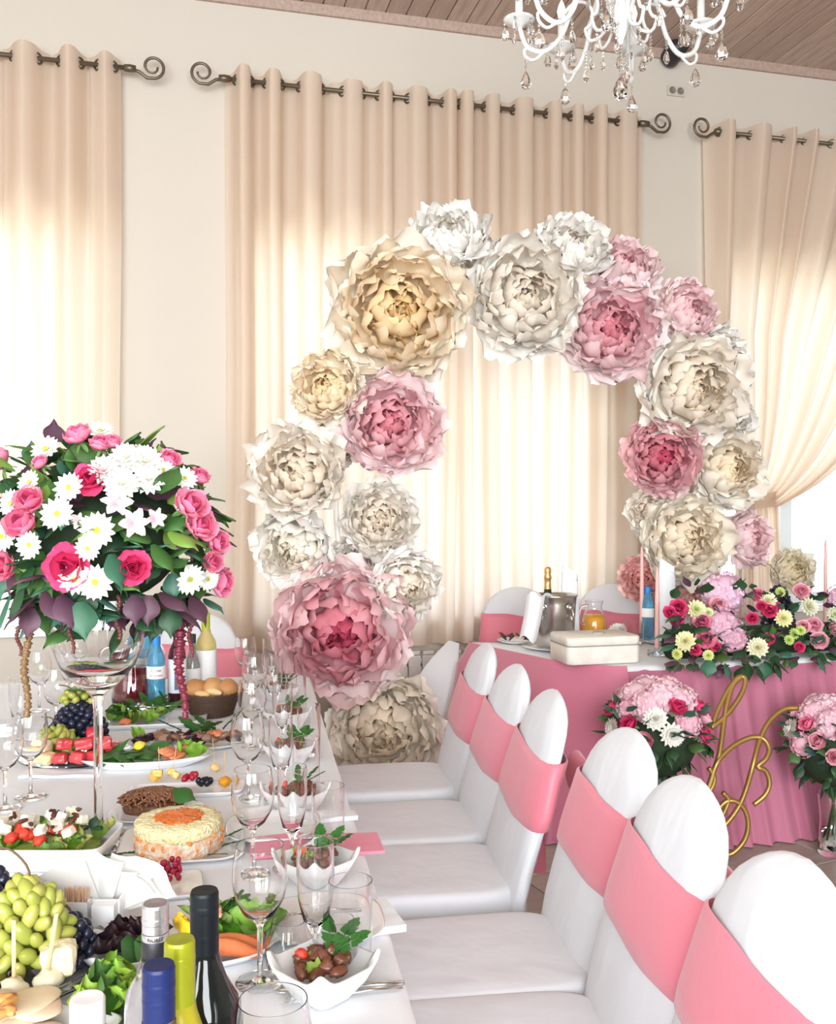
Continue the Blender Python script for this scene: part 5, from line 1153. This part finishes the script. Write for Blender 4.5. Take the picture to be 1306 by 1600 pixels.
for k in range(42): tag(put('toothpick', tp, loc=Matrix.Rotation(-YAW, 3, 'Z') @ Vector((-.022 + uni(-.015, .015), -.030 + uni(-.006, .006), .02)) + b_, rot=(uni(-.09, .09), uni(-.10, .10), 0)), 'thin wooden toothpick in the cup of the napkin holder', 'toothpick', 'toothpicks in the porcelain cup')
PAPER = mat('paper_napkin', (.88, .88, .86), .8, translucent=.25)
for k in range(13):
    a = R_(-62 + 124 * k / 12); s = math.sin(a); mb = MB(); L_ = .088 + .014 * math.cos(k * 2.1)
    def nf2(u, v):
        q = Vector((s * (.012 + L_ * v) + (u - .5) * (.035 + .062 * v) * math.cos(a), -.006 + .028 * (k / 12) + .012 * (u - .5) * math.sin(k * 3) + .02 * v * math.sin(k * 1.7) + .010 * math.sin(u * 6 + k) * v, .012 + math.cos(a) * L_ * v * (1.0 - .25 * abs(u - .5)) - (u - .5) * (.035 + .062 * v) * s * .6 + .02))
        q.x = max(-.038 - .2 * v, min(.038 + .2 * v, q.x)); q.z = max(.008, q.z); return q
    mb.grid(nf2, 6, 8); tag(build('paper_napkin', mb, PAPER, loc=b_ + Vector((0, 0, 0)), rot=(0, 0, -YAW)), 'white paper napkin fanned out in the porcelain holder', 'napkin', 'paper napkins in the holder')
# plate with raspberries
plate('square_plate', 262, 1392, .062, .062, .010, -TA + .1, 'small square white plate with redcurrants and cheese', 8, 0, .85)
b_ = tz(262, 1388); b_.z += .007; o = empty('berry_canape', b_, label='cluster of dark red berries with yellow cheese on a stick', cat='canape')
for k in range(22): z = k / 22; a = k * 2.4; put('berry', GRAPE, o, RT * (.004 + .016 * math.cos(a) * math.sqrt(1 - (z - .4) ** 2)) + FW * (.012 * math.sin(a)) + Vector((0, 0, .010 + .034 * z)), None, .55, jit((.42, .01, .05)))
for k in range(5): piece('cheese_piece', CUBE, o, RT * uni(-.03, -.008) - FW * uni(.0, .02) + Vector((0, 0, .010)), (.010, .008, .008), (.90, .62, .14))
put('stick', STICK, o, RT * -.004 + Vector((0, 0, .02)), (0, .1, 0), (.04, .04, .06))
# near fruit platter
b_ = tz(28, 1528); tag(build('fruit_platter', MB().lathe(SUP([(0, 0), (.095, 0), (.13, .014), (.134, .03), (.131, .031), (.127, .016), (.093, .004), (0, .004)]), 44), GLASS, loc=b_), 'ribbed glass platter of grapes and melon at the lower left', 'platter'); b_.z += .008
grapes(b_ + RT * -.075 + FW * .035, (.075, .065, .15), 90, GB, 'big black grapes at the left frame edge, near platter', seed=12, size=1.15)
grapes(b_ + RT * .062 + FW * .03, (.04, .04, .07), 34, GB, 'black grapes behind the near green grapes, right side', seed=13, size=1.1)
grapes(b_ + RT * .015 - FW * .012, (.068, .05, .145), 78, GG, 'big bunch of long green grapes on the near glass platter', True, 14, 1.15)
for (dx, dy, dz, c_, lab) in [(-.055, -.075, 0, WM, 'red watermelon cube at the lower left on the near platter'), (-.045, -.068, .042, WM, 'upper red watermelon cube at the left frame edge, near platter'), (.075, -.045, .02, (.82, .72, .48), 'pale melon wedge at the right of the near green grapes')]:
    tag(put('melon_cube', random.choice(CUBES), loc=b_ + RT * dx + FW * dy + Vector((0, 0, .02 + dz)), rot=(0, 0, uni(-.3, .3)), scale=(.024, .02, .021), color=c_), lab, 'fruit')
for (dx, dy, tlx, lab) in [(-.012, -.095, .12, 'white melon ball on a wooden stick, left one'), (.03, -.092, 0, 'white melon ball on a wooden stick, middle one'), (.068, -.07, -.15, 'white melon ball on a wooden stick, right one')]:
    o = empty('melon_skewer', b_ + RT * dx + FW * dy, label=lab, cat='fruit skewer', group='melon balls on sticks'); piece('melon_ball', BLOB[1], o, (0, 0, .018), (.021, .021, .016), (.82, .74, .56)); put('stick', STICK, o, (0, 0, .03), (0, -tlx, 0), (.16, .07, .085))
# dark lettuce plate
plate('wavy_plate', 205, 1502, .075, .065, .022, -TA + .2, 'white wavy plate with dark red lettuce and a basil leaf', 3.2, .012, .7)
b_ = tz(203, 1500); b_.z += .008; o = empty('red_lettuce', b_, label='curly dark red lettuce with one basil leaf behind the bottles', cat='salad')
for k in range(16): lettuce(o, RT * uni(-.04, .03) + FW * uni(-.02, .035) + Vector((0, 0, .004)), uni(.035, .06), random.choice([(.035, .010, .018), (.05, .02, .02), (.025, .01, .012)]))
for k in range(2): leaf(o, RT * (.0 + .02 * k) - FW * .035 + Vector((0, 0, .04)), RT * .7 - Vector((0, 0, .55)) - FW * .1, .06, BAS, .4, 2)
# salmon plate
plate('wavy_plate', 345, 1490, .085, .075, .018, -TA + .3, 'white plate with red salmon slices and lettuce beside the dark wine bottle', 3.2, .008, .7)
b_ = tz(348, 1488); b_.z += .007; o = empty('salmon_appetizer', b_, label='salmon slices with bright lettuce and lemon behind the dark wine bottle', cat='appetizer')
def sal(a, b): return RT * ((a - .5) * .10 + .012) + FW * ((b - .5) * .075 - .022) + Vector((0, 0, .010 + .014 * math.sin(a * PI) * math.sin(b * PI) + .003 * math.sin(b * 16 + a * 4)))
mb = MB(); mb.grid(sal, 16, 16); build('salmon_slice', mb, mat('salmon_flesh', (.80, .22, .09), .3, noise_amt=.3, noise_scale=30, stretch=(3, 1, 1)), o)
for k in range(16): lettuce(o, RT * uni(-.05, .065) + FW * uni(.012, .06) + Vector((0, 0, .006)), uni(.045, .065), random.choice([BRT, (.14, .34, .03), LGR]))
for k in range(5): parsley(o, RT * uni(-.05, .0) + FW * uni(.02, .05) + Vector((0, 0, .03)), .05, uni(0, 6.28), .7)
piece('shrimp', BLOB[0], o, RT * -.015 + FW * .02 + Vector((0, 0, .045)), (.013, .009, .009), (.9, .45, .25))
for k in range(3): piece('lemon_slice', BLOB[k], o, RT * (-.07 + .006 * k) + FW * (.015 - .01 * k) + Vector((0, 0, .03)), (.007, .016, .014), (.95, .60, .02), .6)
# lettuce on a glass plate behind the blue cap
b_ = tz(206, 1585); tag(build('glass_plate', MB().lathe(SUP([(0, 0), (.05, 0), (.07, .012), (.071, .014), (.069, .014), (.05, .003), (0, .003)]), 32), GLASS, loc=b_), 'small glass plate of green lettuce left of the blue capped bottle', 'plate'); b_.z += .006
o = empty('green_lettuce', b_, label='bright green lettuce leaves left of the blue capped bottle', cat='salad')
for k in range(16): lettuce(o, RT * uni(-.05, .03) + FW * uni(-.04, .04) + Vector((0, 0, .004)), uni(.04, .062), random.choice([(.30, .50, .06), (.24, .45, .05), (.06, .16, .03)]))
# bread plate lower left, white lidded jar
b_ = tz(20, 1640); o = put('bread_plate', dish_mesh('bread_plate', .115, .085, .014, 9, 0, .85), loc=b_, rot=(0, 0, -YAW - .25)); tag(o, 'rectangular white plate of flatbread in the lower left corner', 'plate')
o = empty('flatbread', b_ + Vector((0, 0, .0075)), label='pale flatbread pieces in the lower left corner', cat='bread')
BSL = [blob_mesh('bread_slice', s + 80, .14, FOOD, 24, 12) for s in (1, 4, 7)]
for k in range(5): piece('bread_slice', BSL[k % 3], o, RT * uni(-.04, .05) + FW * uni(-.02, .05) + Vector((0, 0, .008 + .006 * k)), (.045, .032, .007), (.80, .62, .44), uni(0, 3))
for k in range(5): piece('crust', BLOB[k % 3], o, RT * uni(-.06, .0) + FW * uni(-.02, .02) + Vector((0, 0, .045)), (.016, .008, .006), (.75, .33, .10))
p = at_d(134, 1562, 1.13); lt_ = p.z - LZ; bottle(Vector((p.x, p.y, LZ)), [(0, 0), (.022, 0), (.024, .004), (.024, lt_ - .042), (.019, lt_ - .032), (0, lt_ - .032)], mat('jar_blue', (.03, .10, .35), .3), 'small blue jar with a white lid at the bottom left', ([(.0195, lt_ - .034), (.0205, lt_ - .033), (.0205, lt_ - .003), (.0185, lt_), (0, lt_ - .001)], mat('white_plastic', (.85, .86, .88), .35)), None, 'jar', None, 'condiment_jar')
# bottles in the foreground
def std_bottle(px, py, d, body_r, gm_, capm, label, neck=.0148, cap_len=.055, text=None, lab=None, ringm=None, group=None):
    t = at_d(px, py, d); H = t.z - LZ; n = neck
    pr = [(0, 0), (body_r * .94, 0), (body_r, .006), (body_r, H * .56), (body_r * .93, H * .62), (body_r * .62, H * .69), (n * 1.12, H * .755), (n * .95, H * .80), (n * .92, H - .004), (0, H - .004)]
    o = bottle(Vector((t.x, t.y, LZ)), pr, gm_, label, ([(n * .93, H - cap_len), (n, H - cap_len + .001), (n, H - cap_len * .66), (n * 1.015, H - cap_len * .64), (n * 1.015, H - cap_len * .6), (n, H - cap_len * .58), (n, H - .022), (n * 1.02, H - .020), (n * 1.02, H - .016), (n, H - .014), (n * 1.0, H - .003), (n * .92, H), (0, H - .0005)], capm), lab, group=group)
    return o, H
DK = mat('dark_wine_glass', (.008, .010, .010), .06, coat=.3)
o, H = std_bottle(318, 1393, 1.0, .0375, DK, mat('black_foil', (.006, .009, .012), .4, spec=.25), 'dark red wine bottle with a black cap, tallest of the near bottles', cap_len=.075)
o, H = std_bottle(279, 1470, .92, .036, mat('yellow_green_wine', (.62, .55, .05), .05, trans=.5, ior=1.2), mat('lime_foil', (.34, .37, .015), .25, metal=.35), 'white wine bottle with a shiny lime green cap', cap_len=.07)
o, H = std_bottle(246, 1510, .87, .036, mat('amber_liquor', (.75, .42, .03), .05, trans=.5, ior=1.2), mat('navy_cap', (.010, .018, .085), .35, spec=.3), 'bottle with a dark blue cap in the very front', cap_len=.05)
build('neck_band', MB().lathe([(.0149, H - .068), (.0154, H - .067), (.0154, H - .051), (.0149, H - .0505)], 24), mat('maroon_band', (.10, .06, .09), .4), o)
o, H = std_bottle(241, 1413, 1.07, .034, mat('clear_spirit', (.9, .93, .95), .02, trans=1, ior=1.3), mat('silver_cap', (.62, .62, .63), .25, metal=.8), 'spirit bottle with a silver and black cap behind the blue one', cap_len=.032)
build('neck_band', MB().lathe([(.0148, H - .062), (.0153, H - .061), (.0153, H - .041), (.0148, H - .040)], 24), mat('black_band', (.02, .02, .025), .4), o)
build('silver_sleeve', MB().lathe([(.0147, H - .040), (.0151, H - .0395), (.0151, H - .0325), (.0147, H - .032)], 24), mat('silver_cap'), o)
def text_on(parent, s, size, loc, rot, m, wrap=None):
    cu = bpy.data.curves.new('lettering', 'FONT'); cu.body = s; cu.size = size; cu.align_x = 'CENTER'; cu.align_y = 'CENTER'; cu.extrude = size * .01
    t = bpy.data.objects.new('tmp', cu); COL.objects.link(t); dg = bpy.context.evaluated_depsgraph_get(); me = bpy.data.meshes.new_from_object(t.evaluated_get(dg)); bpy.data.objects.remove(t)
    if wrap:
        for v in me.vertices: a = v.co.x / wrap; r = wrap + v.co.z; v.co = Vector((r * math.sin(a), v.co.y, r * math.cos(a) - wrap))
    me.materials.clear(); me.materials.append(m); return put('lettering', me, parent, loc, rot)
INK = mat('black_ink', (.03, .03, .03), .6); REDI = mat('red_ink', (.65, .04, .06), .6)
def face_text(o, s, size, r, z, m):
    d = -FW; d = (CP - o.location); d.z = 0; d.normalize(); yaw = math.atan2(d.y, d.x) + PI / 2
    text_on(o, s, size, (d.x * (r + .0004), d.y * (r + .0004), z), (PI / 2, 0, yaw), m, r)
face_text(o, 'NOBLE', .0058, .0152, H - .036, INK)
# ------------------------------------------------------------------ far end: bread, jug, bottles
b_ = tz(330, 1117); o = empty('bread_basket', b_, label='dark brown wicker basket of bread rolls', cat='basket'); WIC = mat('dark_wicker', (.075, .04, .025), .6)
mb = MB(); NN = 60
for k in range(13):
    t = k / 12; z = .004 + .07 * t; r = .068 + .022 * t
    mb.tube([Vector((r * (1 + .022 * (1 if (i + k) % 2 else -1)) * math.cos(2 * PI * i / NN), r * (1 + .022 * (1 if (i + k) % 2 else -1)) * math.sin(2 * PI * i / NN), z)) for i in range(NN + 1)], .0034, 5)
build('weave', mb, WIC, o)
mb = MB()
for i in range(30): a = 2 * PI * i / 30; mb.tube([(.066 * math.cos(a), .066 * math.sin(a), .002), (.09 * math.cos(a), .09 * math.sin(a), .078)], .0028, 5)
mb.lathe([(0, .001), (.066, .001), (.066, .006), (0, .006)], 24); build('stakes', mb, WIC, o)
BRD = [blob_mesh('roll', s + 60, .12, mat('bread_crust', objcol=True, rough=.6, noise_amt=.4, noise_scale=30), 16, 12) for s in (1, 4)]
for (dx, dy, dz, s, c_, lab) in [(-.048, -.01, .085, (.042, .036, .034), (.50, .23, .085), 'brown bun at the left of the bread basket'), (.012, -.015, .088, (.038, .03, .036), (.62, .34, .13), 'golden roll in the middle of the bread basket'), (.055, -.005, .085, (.034, .04, .034), (.54, .26, .10), 'brown bun at the right of the bread basket'), (0, .04, .08, (.045, .03, .034), (.70, .40, .18), 'bun at the back of the bread basket'), (.018, -.048, .085, (.03, .012, .011), (.84, .62, .32), 'pale bread stick on top of the rolls'), (-.02, -.05, .078, (.026, .013, .012), (.78, .50, .22), 'small golden crust at the front of the basket'), (0, 0, .045, (.06, .055, .04), (.6, .35, .16), 'bun at the bottom of the bread basket')]:
    tag(put('bread_roll', BRD[0 if dx < 0 else 1], loc=b_ + RT * dx + FW * dy + Vector((0, 0, dz)), rot=(uni(-.2, .2), uni(-.2, .2), uni(-.6, .6)), scale=s, color=c_), lab, 'bread', 'rolls in the bread basket')
j_ = tz(208, 1108); jug(j_, .205, .074, BERRY, .70, 'glass jug of dark red berry drink behind the far green salad')
p_ = tz(243, 1110); o = water(p_, .25, 'light blue water bottle with a printed label right of the berry drink jug', 'water bottles')
face_text(o, 'Сели', .014, .0318, .138, mat('navy_ink', (.05, .05, .2), .6)); face_text(o, 'Источник', .010, .0318, .122, REDI)
water(tz(226, 1098), .265, 'light blue water bottle directly behind the berry drink jug', 'water bottles')
o = bottle(tz(241, 1084), [(0, 0), (.036, 0), (.038, .006), (.038, .15), (.026, .18), (.012, .20), (.011, .27), (.010, .27), (.0105, .20), (.025, .178), (.0365, .15), (.0365, .01), (0, .008)], GLASS, 'clear decanter with a cork stopper behind the blue water bottles', ([(.0098, .255), (.0098, .268), (.0135, .272), (.014, .295), (.012, .30), (0, .30)], mat('cork_brown', (.40, .20, .10), .8, noise_amt=.5, noise_scale=90)))
WH = mat('label_white', (.83, .84, .84), .6)
o = bottle(tz(276, 1104), [(0, 0), (.029, 0), (.031, .005), (.031, .17), (.026, .20), (.014, .225), (.0125, .285), (0, .285)], mat('dark_spirit', (.05, .01, .015), .08, coat=.3), 'dark bottle with a white and blue label left of the bread basket', ([(.013, .24), (.0145, .241), (.0145, .288), (.012, .291), (0, .291)], mat('black_foil')), ([(.0312, .05), (.0316, .051), (.0316, .165), (.0312, .166)], WH), name='spirit_bottle')
d = (CP - o.location); d.z = 0; d.normalize(); sd = Vector((-d.y, d.x, 0))
mb = MB(); mb.box(d * .0318 + Vector((0, 0, .10)), (.003, .018, .075), math.atan2(d.y, d.x)); build('label_emblem', mb, mat('label_blue', (.08, .16, .38), .5), o, False); mb = MB(); mb.box(d * .0322 + Vector((0, 0, .09)), (.0034, .011, .038), math.atan2(d.y, d.x)); build('label_panel', mb, mat('label_brown', (.18, .10, .09), .5), o, False)
bottle(tz(300, 1092), [(0, 0), (.026, 0), (.028, .005), (.028, .12), (.02, .15), (.012, .17), (.0115, .23), (0, .23)], mat('smoky_glass', (.25, .25, .24), .08, coat=.3), 'short dark bottle half hidden behind the bread rolls', ([(.0118, .2), (.0128, .201), (.0128, .232), (0, .234)], INK), ([(.0282, .03), (.0286, .031), (.0286, .11), (.0282, .111)], WH), name='spirit_bottle')
bottle(tz(321, 1086), [(0, 0), (.036, 0), (.038, .006), (.038, .18), (.034, .20), (.02, .225), (.0145, .245), (.0135, .30), (0, .30)], mat('pale_wine', (.80, .74, .32), .05, trans=.55, ior=1.2), 'white wine bottle with a lime green cap behind the bread basket', ([(.0138, .235), (.0155, .236), (.0155, .296), (.014, .302), (0, .302)], mat('lime_cap', (.38, .44, .03), .35)), ([(.0382, .05), (.0387, .052), (.0387, .165), (.0382, .167)], WH), name='wine_bottle')
